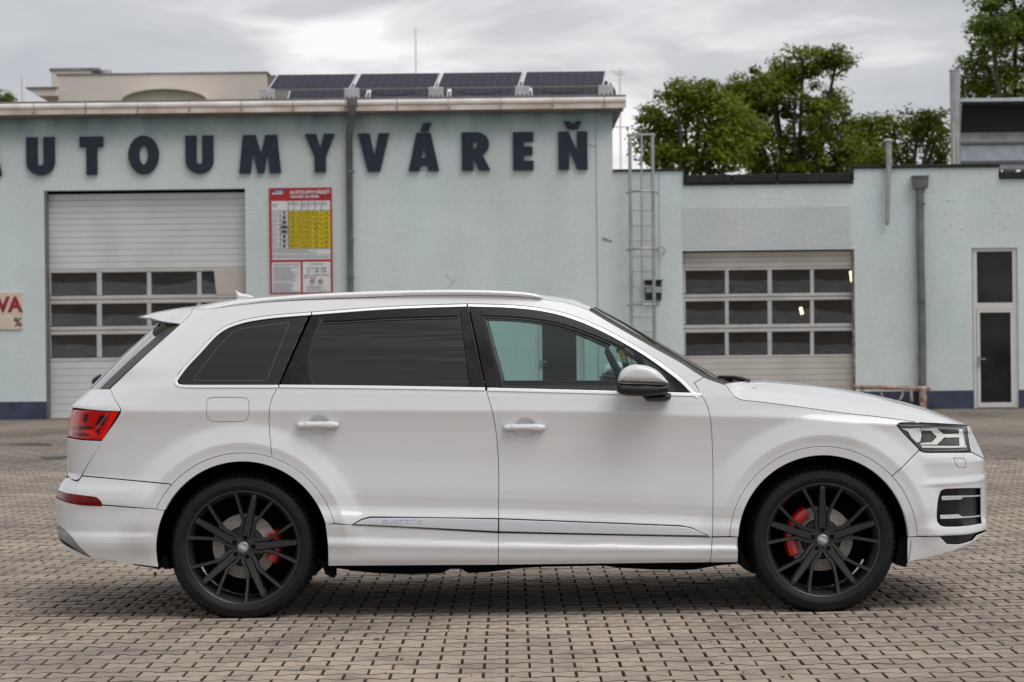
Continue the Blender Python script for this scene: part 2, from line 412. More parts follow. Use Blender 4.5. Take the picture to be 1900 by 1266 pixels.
M['acryl'] = glass_mat('acrylic_pane', (0.10, 0.10, 0.10), 0.75, 1.85, 0.05, wave=0.30, wscale=1.6, dirt=.07)
M['acryl2'] = glass_mat('acrylic_pane_right', (0.35, 0.33, 0.31), 0.7, 1.75, 0.05, wave=0.25, wscale=1.6, dirt=.06)
M['doorglass'] = glass_mat('door_glass', (0.10, 0.10, 0.12), 0.6, 1.45, 0.02, dirt=.06)
M['room'] = mat('dim_room', (0.10, 0.09, 0.08), 0.9, var=0.4, scale=0.7)
M['board'] = mat('beige_board', (0.50, 0.45, 0.40), 0.7, var=0.08, scale=3)
M['zinc'] = mat('zinc_pipe', (0.17, 0.17, 0.18), 0.5, metal=0.5, var=0.2, scale=3)
M['zincl'] = mat('galvanised_steel', (0.40, 0.40, 0.41), 0.45, metal=0.6, var=0.15, scale=4)
M['rust'] = mat('rusty_steel', (0.50, 0.42, 0.37), 0.8, col2=(0.20, 0.09, 0.055), scale=9)
M['red'] = mat('sign_red', (0.37, 0.010, 0.016), 0.5)
M['signwhite'] = mat('sign_white', (0.66, 0.66, 0.68), 0.5)
M['signyel'] = mat('sign_yellow', (0.72, 0.56, 0.0), 0.5)
M['signink'] = mat('sign_ink', (0.02, 0.02, 0.025), 0.6)
M['signgrey'] = mat('sign_small_print', (0.26, 0.26, 0.28), 0.6)
M['signblue'] = mat('sign_blue', (0.02, 0.05, 0.28), 0.5)
M['cream'] = mat('cream_board', (0.62, 0.50, 0.40), 0.6, var=0.06, scale=3)
M['signdred'] = mat('sign_crimson', (0.26, 0.010, 0.035), 0.5)
M['beige'] = wall_mat('beige_render', (0.68, 0.61, 0.56), 0.06)
M['olive'] = mat('olive_panel', (0.33, 0.32, 0.24), 0.7, var=0.1, scale=1)
M['pvcell'] = mat('solar_cell', (0.018, 0.019, 0.034), 0.45, spec=0.10)
M['pvline'] = mat('solar_busbar', (0.20, 0.20, 0.24), 0.5)
M['pvframe'] = mat('panel_frame', (0.66, 0.66, 0.66), 0.4, metal=0.3)
M['mount'] = mat('weathered_rail', (0.20, 0.185, 0.17), 0.6, metal=0.3)
M['ballast'] = mat('grey_ballast', (0.46, 0.47, 0.48), 0.7, var=0.1, scale=5)
M['plaster'] = mat('bare_plaster', (0.34, 0.29, 0.25), 0.9, var=0.2, scale=12)
M['sheet'] = mat('duct_sheet', (0.52, 0.55, 0.60), 0.4, metal=0.7, var=0.12, scale=5)
M['grillblack'] = mat('black_mesh', (0.006, 0.006, 0.007), 0.7)
M['bark'] = mat('bark', (0.07, 0.055, 0.04), 0.9, var=0.3, scale=8)
M['lamp'] = emit_mat('lit_lamp', (1.0, 0.84, 0.55), 6.0)
M['hazepole'] = mat('pale_mast', (0.78, 0.78, 0.80), 0.8)

# ------------------------------------------------------------------ ground
def big_ground():
    # the sheet carries everything: dark joint sand near the pavers, weathered paving farther off
    m, nt, p = new_mat('yard_surface'); N = nt.nodes.new; L = nt.links.new
    p.inputs['Roughness'].default_value = 0.9; p.inputs['Specular IOR Level'].default_value = 0.2
    g = N('ShaderNodeNewGeometry')
    br = N('ShaderNodeTexBrick'); br.inputs['Scale'].default_value = 1.0; br.offset = 0.5
    br.inputs['Brick Width'].default_value = 0.40; br.inputs['Row Height'].default_value = 0.40; br.inputs['Mortar Size'].default_value = 0.02
    br.inputs['Color1'].default_value = (0.27, 0.232, 0.195, 1); br.inputs['Color2'].default_value = (0.225, 0.195, 0.165, 1)
    br.inputs['Mortar'].default_value = (0.12, 0.10, 0.085, 1); L(g.outputs['Position'], br.inputs['Vector'])
    n = N('ShaderNodeTexNoise'); n.inputs['Scale'].default_value = 0.8; n.inputs['Detail'].default_value = 7
    mp = N('ShaderNodeMapping'); mp.inputs['Scale'].default_value = (0.6, 0.25, 1); L(g.outputs['Position'], mp.inputs[0]); L(mp.outputs[0], n.inputs['Vector'])
    r = N('ShaderNodeValToRGB'); L(n.outputs['Fac'], r.inputs[0])
    r.color_ramp.elements[0].position = 0.34; r.color_ramp.elements[0].color = (0.62, 0.62, 0.62, 1)
    r.color_ramp.elements[1].position = 0.62; r.color_ramp.elements[1].color = (1.05, 1.04, 1.02, 1)
    x = N('ShaderNodeMix'); x.data_type = 'RGBA'; x.blend_type = 'MULTIPLY'; x.inputs['Factor'].default_value = 1
    L(br.outputs['Color'], x.inputs['A']); L(r.outputs['Color'], x.inputs['B'])
    n3 = N('ShaderNodeTexNoise'); n3.inputs['Scale'].default_value = 9; n3.inputs['Detail'].default_value = 6; L(g.outputs['Position'], n3.inputs['Vector'])
    r3 = N('ShaderNodeValToRGB'); L(n3.outputs['Fac'], r3.inputs[0])
    r3.color_ramp.elements[0].position = 0.3; r3.color_ramp.elements[0].color = (0.78, 0.78, 0.78, 1)
    r3.color_ramp.elements[1].position = 0.7; r3.color_ramp.elements[1].color = (1.15, 1.15, 1.15, 1)
    x2 = N('ShaderNodeMix'); x2.data_type = 'RGBA'; x2.blend_type = 'MULTIPLY'; x2.inputs['Factor'].default_value = 1
    L(x.outputs['Result'], x2.inputs['A']); L(r3.outputs['Color'], x2.inputs['B'])
    L(x2.outputs['Result'], p.inputs['Base Color'])
    M['yard'] = m
    S = 900
    o = mesh_obj('ground', [(-S, -S, -0.022), (S, -S, -0.022), (S, S, -0.022), (-S, S, -0.022)], [(0, 1, 2, 3)], m)
    tag(o, kind='structure')
    yE = F * CAMZ / 222.0
    a = mesh_obj('yard', [(-60, yE + 0.05, -0.004), (60, yE + 0.05, -0.004), (60, D + 1.0, -0.004), (-60, D + 1.0, -0.004)], [(0, 1, 2, 3)], m)
    tag(a, kind='structure')
    b = mesh_obj('forecourt', [(-60, -80, -0.008), (60, -80, -0.008), (60, 2.0, -0.008), (-60, 2.0, -0.008)], [(0, 1, 2, 3)], m)
    tag(b, kind='structure')
    mb = MB(); mb.box(-60, 60, yE - 0.11, yE + 0.10, -0.018, -0.0035)
    k = mb.build('drain_channel', mat('drain_grime', (0.035, 0.030, 0.026), 0.9, col2=(0.16, 0.135, 0.115), scale=1.3)); tag(k, kind='structure')
    tm = mat('tar_repair', (0.045, 0.042, 0.040), 0.85, var=0.3, scale=3)
    for pts in ([(72, 848), (130, 845.5), (134, 850.5), (82, 853.5)], [(-10, 825), (60, 821.5), (98, 823), (92, 827.5), (-10, 829.5)], [(1845, 851), (1905, 850), (1905, 853), (1850, 854)]):
        V = []
        for a, c in pts:
            Y = ground_depth(a, c); x, _ = unpx(a, c, Y); V.append((float(x), float(Y), -.0015))
        tag(mesh_obj('tar_patch', V, [(3, 2, 1, 0)], tm), kind='structure')
    return yE
YE = big_ground()

def pavers():
    L_, P_ = 0.197, 0.139            # spacing along a course, spacing of the courses
    j = 0.0046
    # double-T stone: wide heads, narrow waist
    hx = L_ / 2 - 0.0046
    w1, w0 = P_ / 2 + 0.0138 - j, P_ / 2 - 0.0138 - j
    prof = [(-hx, w1), (-hx * 0.68, w1), (-hx * 0.36, w0), (hx * 0.36, w0), (hx * 0.68, w1), (hx, w1)]
    out = prof + [(x, -y) for x, y in prof[::-1]]
    out = np.array(out[::-1])                                  # counter-clockwise seen from above
    n = len(out)
    c = 0.0050
    ins = out * np.array([(hx - .0022) / hx, 1.0]); ins[:, 1] -= np.sign(out[:, 1]) * c
    V0 = np.vstack([np.c_[ins, np.zeros(n)], np.c_[out, np.full(n, -c)], np.c_[out, np.full(n, -0.019)]])
    order = list(range(n))
    # top split into convex pieces: head, waist, head
    idx = {tuple(np.round(p, 5)): i for i, p in enumerate(out)}
    def I(x, y): return idx[tuple(np.round((x, y), 5))]
    X = [-hx, -hx * 0.68, -hx * 0.36, hx * 0.36, hx * 0.68, hx]; W = [w1, w1, w0, w0, w1, w1]
    tops = [(I(X[i], -W[i]), I(X[i + 1], -W[i + 1]), I(X[i + 1], W[i + 1]), I(X[i], W[i])) for i in range(5)]
    faces = list(tops)
    for i in range(n):
        k = (i + 1) % n
        faces += [(n + i, n + k, k, i), (2 * n + i, 2 * n + k, n + k, n + i)]
    F0 = np.array(faces)
    ys = np.arange(2.2, YE - 0.1, P_)
    cells = []
    for r, y in enumerate(ys):
        half = 0.5 * y * 0.4524 + 1.6
        off = 0.5 * L_ if r % 2 else 0.0
        xs = np.arange(-math.ceil(half / L_), math.ceil(half / L_) + 1) * L_ + off + 0.06
        for x in xs: cells.append((x, y))
    cells = np.array(cells)
    h0, h1 = 0.5 * 2.2 * .4524 + 1.5, 0.5 * YE * .4524 + 1.5
    pave = mesh_obj('pavement', [(-h0, 2.15, -0.0195), (h0, 2.15, -0.0195), (h1, YE - 0.06, -0.0195), (-h1, YE - 0.06, -0.0195)], [(0, 1, 2, 3)], M['ground'])
    tag(pave, kind='structure')
    # which show largest: in the frame, nearest
    X_, Y_ = cells[:, 0], cells[:, 1]
    u = X_ / Y_ * F; v = CAMZ / Y_ * F + 7.0
    py = 633 + v - u * ROLL; px = 950 + u
    inview = (px > -20) & (px < 1920) & (py < 1275)
    cand = np.where(inview)[0]; cand = cand[np.argsort(Y_[cand])][:300]
    sel = np.zeros(len(cells), bool); sel[cand] = True
    me = bpy.data.meshes.new('paver'); me.from_pydata([tuple(p) for p in V0], [], [tuple(f) for f in faces]); me.materials.append(M['paver']); me.materials.append(M['soil']); me.polygons.foreach_set('material_index', [0] * 5 + [1] * (len(faces) - 5)); me.update()
    for x, y in cells[sel]:
        o = bpy.data.objects.new('paver', me); o.location = (x + random.gauss(0, .0008), y + random.gauss(0, .0008), random.uniform(-0.002, 0.0))
        o.rotation_euler = (random.gauss(0, .004), random.gauss(0, .004), random.gauss(0, .006)); link(o, pave)
    rest = cells[~sel]; m = len(rest)
    jit = np.c_[RNG.normal(0, .0008, m), RNG.normal(0, .0008, m), RNG.uniform(-.003, 0, m)]
    ang = RNG.normal(0, .006, m); tx = RNG.normal(0, .006, m); ty = RNG.normal(0, .006, m)
    ca, sa = np.cos(ang)[:, None], np.sin(ang)[:, None]
    vx = V0[None, :, 0] * ca - V0[None, :, 1] * sa; vy = V0[None, :, 0] * sa + V0[None, :, 1] * ca
    vz = V0[None, :, 2] + vx * tx[:, None] + vy * ty[:, None]
    vx = vx + rest[:, :1] + jit[:, :1]; vy = vy + rest[:, 1:] + jit[:, 1:2]; vz = vz + jit[:, 2:]
    VV = np.stack([vx, vy, vz], -1).reshape(-1, 3)
    FF = (F0[None] + (np.arange(m) * len(V0))[:, None, None]).reshape(-1, 4)
    me = bpy.data.meshes.new('paving')
    me.vertices.add(len(VV)); me.vertices.foreach_set('co', VV.ravel())
    me.loops.add(FF.size); me.loops.foreach_set('vertex_index', FF.ravel().astype(np.int32))
    me.polygons.add(len(FF)); me.polygons.foreach_set('loop_start', np.arange(0, FF.size, 4, dtype=np.int32))
    me.materials.append(M['paver']); me.materials.append(M['soil']); me.polygons.foreach_set('material_index', np.tile(np.array([0] * 5 + [1] * (len(F0) - 5), np.int32), m)); me.update(calc_edges=True)
    o = link(bpy.data.objects.new('paving', me), pave); tag(o, kind='stuff')
    return cells
PAVERS = pavers()

def weeds():
    mm = mat('weed_green', (0.07, 0.085, 0.02), 0.8, var=0.5, scale=30)
    mb = MB()
    spots = [(1628, 1262), (1702, 1168), (1725, 1172), (1660, 1196), (1706, 1208), (1845, 1194), (1800, 1236), (1675, 1216), (742, 1238), (640, 1240), (1758, 1240)]
    for px, py in spots:
        Y = ground_depth(px, py); x, _ = unpx(px, py, Y)
        # snap to the nearest joint between two heads
        k = np.argmin((PAVERS[:, 0] + 0.0985 - x) ** 2 + (PAVERS[:, 1] - Y) ** 2); bx, by = PAVERS[k, 0] + 0.0985, PAVERS[k, 1]
        for i in range(16):
            a = random.uniform(0, 6.28); l = random.uniform(.008, .022); w = .0025
            ox, oy = bx + random.uniform(-.008, .008), by + random.uniform(-.045, .045)
            dx, dy = math.cos(a) * l, math.sin(a) * l
            mb.add([(ox - dy / l * w, oy + dx / l * w, -.006), (ox + dy / l * w, oy - dx / l * w, -.006), (ox + dx, oy + dy, random.uniform(.001, .009))], [(0, 1, 2)])
    tag(mb.build('weeds', mm), kind='stuff')
    # crumbs lying on the stones
    mb = MB(); dm = mat('dark_crumb', (0.03, 0.022, 0.016), 0.9)
    for i in range(150):
        Y = random.uniform(9.4, 17); x = random.uniform(-.24, .24) * Y
        s = random.choice([.002, .003, .003, .005]); 
        mb.box(x - s * random.uniform(1, 2.5), x + s, Y - s, Y + s * 1.4, -.003, s * .8)
    tag(mb.build('crumbs', dm), kind='stuff')
    lm = mat('brown_leaf', (0.035, 0.022, 0.013), 0.8, var=0.4, scale=60)
    for (px, py, lab) in [(698, 1187, 'small dark dead leaf lying flat on the pale pavers'), (950, 1171, 'curled brown dead leaf lying on the pavers below the car door')]:
        Y = ground_depth(px, py); x, _ = unpx(px, py, Y); x = float(x)
        pts = []
        for i in range(10):
            a = 2 * math.pi * i / 10; pts.append((x + .016 * math.cos(a) * (1 + .3 * math.cos(a)), Y + .008 * math.sin(a) * 2.2, .003 + .004 * math.cos(2 * a) ** 2))
        pts.append((x, Y, .005))
        o = mesh_obj('dead_leaf', pts, [(i, (i + 1) % 10, 10) for i in range(10)], lm)
        tag(o, lab, 'leaf')
    Y = ground_depth(288, 1067); x, _ = unpx(288, 1067, Y); mb = MB()
    prof = [(0.0, -.011), (.007, -.009), (.0105, -.003), (.0105, .003), (.007, .009), (0.0, .011)]
    mb.lathe(prof, 12, (float(x), Y, .010))
    tag(mb.build('chestnut', mat('chestnut_brown', (0.10, 0.028, 0.018), 0.35)), 'reddish brown chestnut lying on the pavers behind the rear bumper', 'chestnut')
weeds()

# ------------------------------------------------------------------ garage doors, doors, signs on the facade
def door_leaf(parent, name, r_open, rec, rows, cols, slat_top, slat_bot, mslat, mpane, patch=False):
    """sectional door: slats, aluminium grid, panes. all rects in px; rec = recess depth of the door plane"""
    Yd = D + rec
    g = empty(name); g.parent = parent
    k = D / Yd
    def R(x0, x1, y0, y1):       # px rectangle as seen, at the recessed plane
        return rect_px(x0, x1, y0, y1, Yd)
    x0, x1 = cols[0][0] - 6, cols[-1][1] + 6
    for (ya, yb, n) in (slat_top, slat_bot):
        st = (yb - ya) / n
        for i in range(n):
            a = R(x0, x1, ya + i * st + .18, ya + (i + 1) * st - .18); mb = MB()
            mb.box(a[0], a[1], Yd - .02, Yd + .02, a[2], a[3], .007); mb.build('slat', mslat, g)
    # grid members
    ys = [rows[0][0] - 7] + [y for r in rows for y in r] + [rows[-1][1] + 7]
    for i in range(0, len(ys), 2):
        if i == 0: ya, yb = slat_top[1], rows[0][0]
        elif i == len(ys) - 2: ya, yb = rows[-1][1], slat_bot[0]
        else: ya, yb = ys[i], ys[i + 1]
        if i not in (0, len(ys) - 2):
            ym = (ya + yb) / 2
            for p, q in ((ya, ym - .6), (ym + .6, yb)):
                a = R(x0, x1, p, q); mb = MB(); mb.box(a[0], a[1], Yd - .025, Yd + .02, a[2], a[3], .008); mb.build('rail', M['alu'], g)
        else:
            a = R(x0, x1, ya + .3, yb); mb = MB(); mb.box(a[0], a[1], Yd - .025, Yd + .02, a[2], a[3], .008); mb.build('rail', M['alu'], g)
    xs = [(x0, cols[0][0])] + [(cols[i][1], cols[i + 1][0]) for i in range(len(cols) - 1)] + [(cols[-1][1], x1)]
    for (ra, rb) in rows:
        for (a_, b_) in xs:
            a = R(a_, b_, ra, rb); mb = MB(); mb.box(a[0], a[1], Yd - .022, Yd + .02, a[2] - .003, a[3] + .003, .008); mb.build('stile', M['alu'], g)
        for ci, (a_, b_) in enumerate(cols):
            a = R(a_ - .5, b_ + .5, ra - .5, rb + .5); V = []; nx, nz = 10, 8      # blown acrylic, dished inwards
            for jz in range(nz + 1):
                for jx in range(nx + 1):
                    p, q = jx / nx * 2 - 1, jz / nz * 2 - 1
                    V.append((a[0] + (a[1] - a[0]) * jx / nx, Yd + .030 * (1 - abs(p) ** 2.6) * (1 - abs(q) ** 2.2) + random.uniform(-.0006, .0006), a[2] + (a[3] - a[2]) * jz / nz))
            mesh_obj('pane', V, [(jz * (nx + 1) + jx, jz * (nx + 1) + jx + 1, (jz + 1) * (nx + 1) + jx + 1, (jz + 1) * (nx + 1) + jx) for jz in range(nz) for jx in range(nx)], mpane, g, True)
    if patch:
        pts = poly_px([(397, 502), (458, 501), (458, 546), (402, 547), (400, 530)], Yd - .03)
        slab('cover_board', pts, M['board'], Yd - .035, Yd - .023, g)
        pts = poly_px([(403, 560), (458, 559), (458, 603), (403, 604)], Yd - .03)
        slab('cover_board', pts, M['board'], Yd - .035, Yd - .023, g)
    return g
def room(parent, r, y0, depth):
    x0, x1, z0, z1 = r; x0 -= .4; x1 += .4; z0 = 0.0; z1 += .3; y1 = y0 + depth
    v = [(x, y, z) for z in (z0, z1) for y in (y0, y1) for x in (x0, x1)]
    mesh_obj('interior', v, [(0, 1, 3, 2), (4, 6, 7, 5), (1, 5, 7, 3), (3, 7, 6, 2), (2, 6, 4, 0)], M['room'], parent)
def glazed_door(parent, name, px0, px1, top, bottom, transom=None, glass=None):
    g = empty(name); g.parent = parent; Yd = D + .10
    R = lambda *a: rect_px(*a, Yd)
    a = R(px0, px1, top, bottom); fr = 7
    holes = []
    if transom: holes.append(rpoly(R(px0 + 7, px1 - 12, transom[0], transom[1])))
    leaf_top = transom[1] + 12 if transom else top + 7
    holes.append(rpoly(R(px0 + 7, px1 - 9, leaf_top, bottom - 1)))
    slab('door_frame', rpoly(a), M['pvc'], Yd - .04, Yd + .04, g, holes)
    if transom:
        b = R(px0 + 7.3, px1 - 12.3, transom[0] + .3, transom[1] - .3)
        mesh_obj('pane', [(b[0], Yd, b[2]), (b[1], Yd, b[2]), (b[1], Yd, b[3]), (b[0], Yd, b[3])], [(0, 1, 2, 3)], M['doorglass'], g)
    lo = R(px0 + 7.5, px1 - 9.5, leaf_top + .5, bottom - 1.5); gl = R(px0 + 13, px1 - 15, leaf_top + 6, bottom - 10)
    slab('door_leaf', rpoly(lo), M['pvc'], Yd - .055, Yd + .02, g, [rpoly(gl)])
    mesh_obj('pane', [(gl[0], Yd - .01, gl[2]), (gl[1], Yd - .01, gl[2]), (gl[1], Yd - .01, gl[3]), (gl[0], Yd - .01, gl[3])], [(0, 1, 2, 3)], M['doorglass'], g)
    hx, hz = FX(px0 + 10.5, (leaf_top + bottom) / 2 + 3, Yd); mb = MB()
    mb.box(hx - .02, hx + .02, Yd - .075, Yd - .056, hz - .12, hz + .08)
    mb.tube([(hx, Yd - .075, hz + .02), (hx, Yd - .11, hz + .02), (hx + .12, Yd - .11, hz + .02)], .012, 8)
    mb.build('handle', M['zincl'], g)
    room(g, a, Yd + .06, 2.0)
    return g

def text_obj(name, body, x, z, h, y, material, parent, align='LEFT', bold=0.0, width=None, extrude=.002):
    cu = bpy.data.curves.new(name, 'FONT'); cu.body = body; cu.align_x = align; cu.size = 1.0; cu.extrude = 0.0; cu.resolution_u = 2
    cu.offset = bold
    t = bpy.data.objects.new(name, cu); COL.objects.link(t)
    dg = bpy.context.evaluated_depsgraph_get(); me = bpy.data.meshes.new_from_object(t.evaluated_get(dg))
    COL.objects.unlink(t); bpy.data.objects.remove(t)
    n = len(me.vertices); co = np.empty(n * 3); me.vertices.foreach_get('co', co); co = co.reshape(-1, 3)
    s = h / 0.73
    sx = s
    if width is not None and n: sx = width / max(1e-6, co[:, 0].max() - co[:, 0].min())
    new = np.c_[co[:, 0] * sx, np.zeros(n), co[:, 1] * s]
    me.vertices.foreach_set('co', new.ravel()); me.update(); me.materials.clear(); me.materials.append(material)
    o = bpy.data.objects.new(name, me); o.location = (x, y, z); return link(o, parent)

# ---- left building
def left_building():
    b = thing('car_wash_hall', 'tall pale teal rendered hall with a white gutter and a sectional wash bay door', 'building', (-3, D, 0))
    b.location = (0, 0, 0)
    xc, _ = FX(1138, 400); xl, _ = FX(-420, 400)
    _, ztop = FX(950, 204)
    op = rect_px(84, 457, 352, 776); op = (op[0], op[1], 0.0, op[3])
    dr = rect_px(993, 1085, 566, 768); dr = (dr[0], dr[1], 0.0, dr[3])
    zp = 0.36
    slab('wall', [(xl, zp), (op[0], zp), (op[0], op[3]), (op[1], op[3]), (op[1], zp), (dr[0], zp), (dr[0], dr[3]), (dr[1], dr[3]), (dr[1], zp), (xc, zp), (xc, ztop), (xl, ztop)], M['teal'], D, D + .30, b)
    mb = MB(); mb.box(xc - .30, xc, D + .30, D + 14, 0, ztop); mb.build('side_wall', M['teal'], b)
    for a, c in ((xl, op[0]), (op[1], dr[0]), (dr[1], xc)):
        mb = MB(); mb.box(a, c, D - .012, D + .30, -.02, zp, .006); mb.build('plinth', M['navy'], b)
    mb = MB(); mb.box(xl, xc + .22, D - .30, D + 14, ztop, ztop + .05); mb.build('roof', M['roofgrey'], b)
    # corner strip joint
    jx, _ = FX(1107, 400); mb = MB(); mb.box(jx - .008, jx + .008, D - .004, D + .002, zp, ztop - .02); mb.build('expansion_joint', M['signgrey'], b)
    # gutter: fascia board below, half-round bright gutter above
    xg0, xg1 = xl, FX(1160, 195)[0]
    _, zf0 = FX(950, 206); _, zf1 = FX(950, 196.5); _, zg1 = FX(950, 186); _, zr1 = FX(950, 181.6)
    step = FX(95.5, 300)[0] - FX(0, 300)[0]
    x = FX(70, 205)[0] - 6 * step
    edges = []
    while x < xg1: edges.append(x); x += step
    edges.append(xg1)
    for a, c in zip(edges[:-1], edges[1:]):
        mb = MB(); mb.box(a + .004, c - .004, D - .345, D - .26, zf0, zf1 - .004); mb.build('fascia_board', M['rustgutter'], b)
        mb = MB()
        q = zg1 - zf1; pr = [(D - .355, zg1), (D - .372, zg1 - .004), (D - .374, zf1 + q * .55), (D - .370, zf1 + q * .25), (D - .352, zf1 + q * .06), (D - .31, zf1)]
        v = []; f = []
        for xx in (a + .002, c - .002): v += [(xx, y, z) for y, z in pr]
        m_ = len(pr)
        for i in range(m_ - 1): f.append((i, i + 1, m_ + i + 1, m_ + i))
        mb.add(v, f, True); mb.box(a + .002, c - .002, D - .30, D - .28, zf1 - .0, zg1 - .004); mb.build('gutter', M['gutter'], b)
    for a in edges[1:-1]:
        mb = MB(); mb.box(a - .010, a + .010, D - .385, D - .346, zf0 + .03, zf1 + .012); mb.box(a - .006, a + .006, D - .378, D - .30, zf1 + .012, zg1 + .01); mb.build('gutter_bracket', M['rust'], b)
    mb = MB(); mb.box(xg0, xg1, D - .32, D - .20, zg1 + .004, zr1); mb.build('roof_edge', M['roofgrey'], b)
    # soffit
    mb = MB(); mb.box(xg0, xg1 - .05, D - .26, D - .001, ztop - .06, ztop - .002); mb.build('soffit', M['roofgrey'], b)
    # door
    rows = [(505, 548), (563, 605), (620, 663)]; cols = [(95, 180), (189, 273), (281, 366), (374, 458)]
    g = door_leaf(b, 'garage_door', op, .22, rows, cols, (359, 498, 12), (670, 775, 8), M['slat'], M['acryl'], True)
    mb = MB()
    mb.box(op[0] - .0, op[0] + .055, D + .02, D + .18, 0, op[3] - .002); mb.build('door_track', M['zinc'], g)
    room(g, op, D + .302, 9.0)
    glazed_door(b, 'entrance_door', 993, 1085, 566, 768)
    # downpipe
    p = [FX(654, 196, D - .33), FX(654, 217, D - .33), FX(648, 245, D - .09), FX(651, 600, D - .09), FX(653, 772, D - .09)]
    ys = [D - .36, D - .34, D - .09, D - .09, D - .09]
    mb = MB(); mb.tube([(a, y, z) for (a, z), y in zip(p, ys)], [.075, .075, .072, .062, .062], 14)
    mb.tube([(p[0][0], D - .36, p[0][1] + .12), (p[0][0], D - .36, p[0][1] - .02)], [.115, .10], 14)
    for v in (318, 445, 515, 640):
        a, z = FX(651, v, D - .09); mb.tube([(a, D - .09, z - .018), (a, D - .09, z + .018)], .078, 14)
    mb.build('downpipe', M['zinc'], b)
    # bare patches where the render has come off
    for pts in ([(1117, 440), (1124, 442), (1136, 447), (1136, 451), (1126, 449), (1118, 447)], [(1091, 267), (1098, 270), (1105, 272), (1105, 274), (1096, 272)]):
        slab('bare_patch', poly_px(pts), M['plaster'], D - .003, D + .001, b)
    mb = MB(); p0, p1 = FX(668, 376), FX(1105, 373); mb.tube([(p0[0], D + .002, p0[1]), (p1[0], D + .002, p1[1])], .0035, 4); mb.build('day_joint', M['plaster'], b)
    # hairline cracks
    for ln in ([(827, 510), (831, 515), (836, 518), (840, 524), (836, 529), (833, 535)], [(840, 524), (843, 522), (847, 517)]):
        mb = MB(); mb.tube([(FX(a, c)[0], D - .001, FX(a, c)[1]) for a, c in ln], .0035, 4); mb.build('crack', M['signgrey'], b)
left_building()

def letters():
    t = thing('wall_lettering', 'large raised navy capital letters reading AUTOUMYVÁREŇ under the gutter', 'sign', (0, 0, 0))
    H = 71.0
    def arc(cx, cy, rx, ry, a0, a1, n=10):
        return [(cx + rx * math.cos(math.radians(a0 + (a1 - a0) * i / n)), cy - ry * math.sin(math.radians(a0 + (a1 - a0) * i / n))) for i in range(n + 1)]
    def put(pts, x0, w, ytop, holes=(), h=H):
        """unit letter: x 0..1, y 0 (top)..1"""
        s = D / F
        cx, cz = FX(x0 + w / 2, ytop + h / 2)
        tr = lambda P: [(cx + (p[0] - .5) * w * s, cz + (.5 - p[1]) * h * s) for p in P]
        slab('letter', tr(pts), M['letter'], D - .07, D - .02, t, [tr(q) for q in holes])
        # small fixing block between letter and wall
    U = [(0, 0), (.40, 0), (.40, .68)] + [(0.5 + .10 * math.cos(a), .68 + .06 * math.sin(a)) for a in np.linspace(math.pi, 0, 7)][1:-1] + [(.60, .68), (.60, 0), (1, 0), (1, .66)] + [(.5 + .5 * math.cos(a), .66 + .34 * math.sin(a)) for a in np.linspace(0, math.pi, 15)][1:-1] + [(0, .66)]
    T = [(0, 0), (1, 0), (1, .27), (.74, .27), (.74, 1), (.28, 1), (.28, .27), (0, .27)]
    O = [(.5 + .5 * math.cos(a), .5 + .5 * math.sin(a)) for a in np.linspace(0, 2 * math.pi, 32, endpoint=False)]
    Oi = [(.5 + .14 * math.cos(a), .5 + .25 * math.sin(a)) for a in np.linspace(0, 2 * math.pi, 20, endpoint=False)]
    Mm = [(.10, 0), (.40, 0), (.53, .50), (.63, 0), (.91, 0), (1, 1), (.73, 1), (.68, .42), (.60, 1), (.44, 1), (.33, .42), (.28, 1), (0, 1)]
    Yl = [(0, 0), (.38, 0), (.52, .38), (.64, 0), (1, 0), (.70, .60), (.70, 1), (.32, 1), (.32, .60)]
    V = [(0, 0), (.37, 0), (.52, .58), (.66, 0), (1, 0), (.70, 1), (.30, 1)]
    A = [(.27, 0), (.73, 0), (1, 1), (.64, 1), (.61, .86), (.39, .86), (.36, 1), (0, 1)]
    Ai = [(.50, .36), (.57, .66), (.43, .66)]
    Rl = [(0, 0), (.55, 0)] + [(.55 + .41 * math.cos(a), .31 + .31 * math.sin(a)) for a in np.linspace(-math.pi / 2, math.pi * .36, 10)][1:] + [(1, 1), (.60, 1), (.40, .66), (.40, 1), (0, 1)]
    Ri = [(.40, .25), (.49, .25), (.56, .33), (.49, .42), (.40, .42)]
    E = [(0, 0), (1, 0), (1, .25), (.53, .25), (.53, .38), (.95, .38), (.95, .61), (.53, .61), (.53, .75), (1, .75), (1, 1), (0, 1)]
    Nn = [(0, 0), (.36, 0), (.64, .52), (.64, 0), (1, 0), (1, 1), (.64, 1), (.37, .46), (.37, 1), (0, 1)]
    put(A, -50, 55, 256, [Ai]); put(U, 50, 53, 255); put(T, 149, 44, 254); put(O, 239, 57, 252, [Oi], 72); put(U, 345, 52, 252)
    put(Mm, 444, 78, 251); put(Yl, 566, 56, 249); put(V, 665, 58, 248); put(A, 758, 57, 247, [Ai]); put(Rl, 857, 53, 246, [Ri]); put(E, 952, 38, 245.5); put(Nn, 1036, 54, 244.5)
    slab('accent', poly_px([(786, 229), (801, 228), (795, 244), (780, 245)]), M['letter'], D - .07, D - .02, t)
    slab('accent', poly_px([(1046, 226), (1057, 226), (1063, 231.5), (1069, 225.5), (1079, 225.5), (1072, 240), (1053, 240.5)]), M['letter'], D - .07, D - .02, t)
letters()

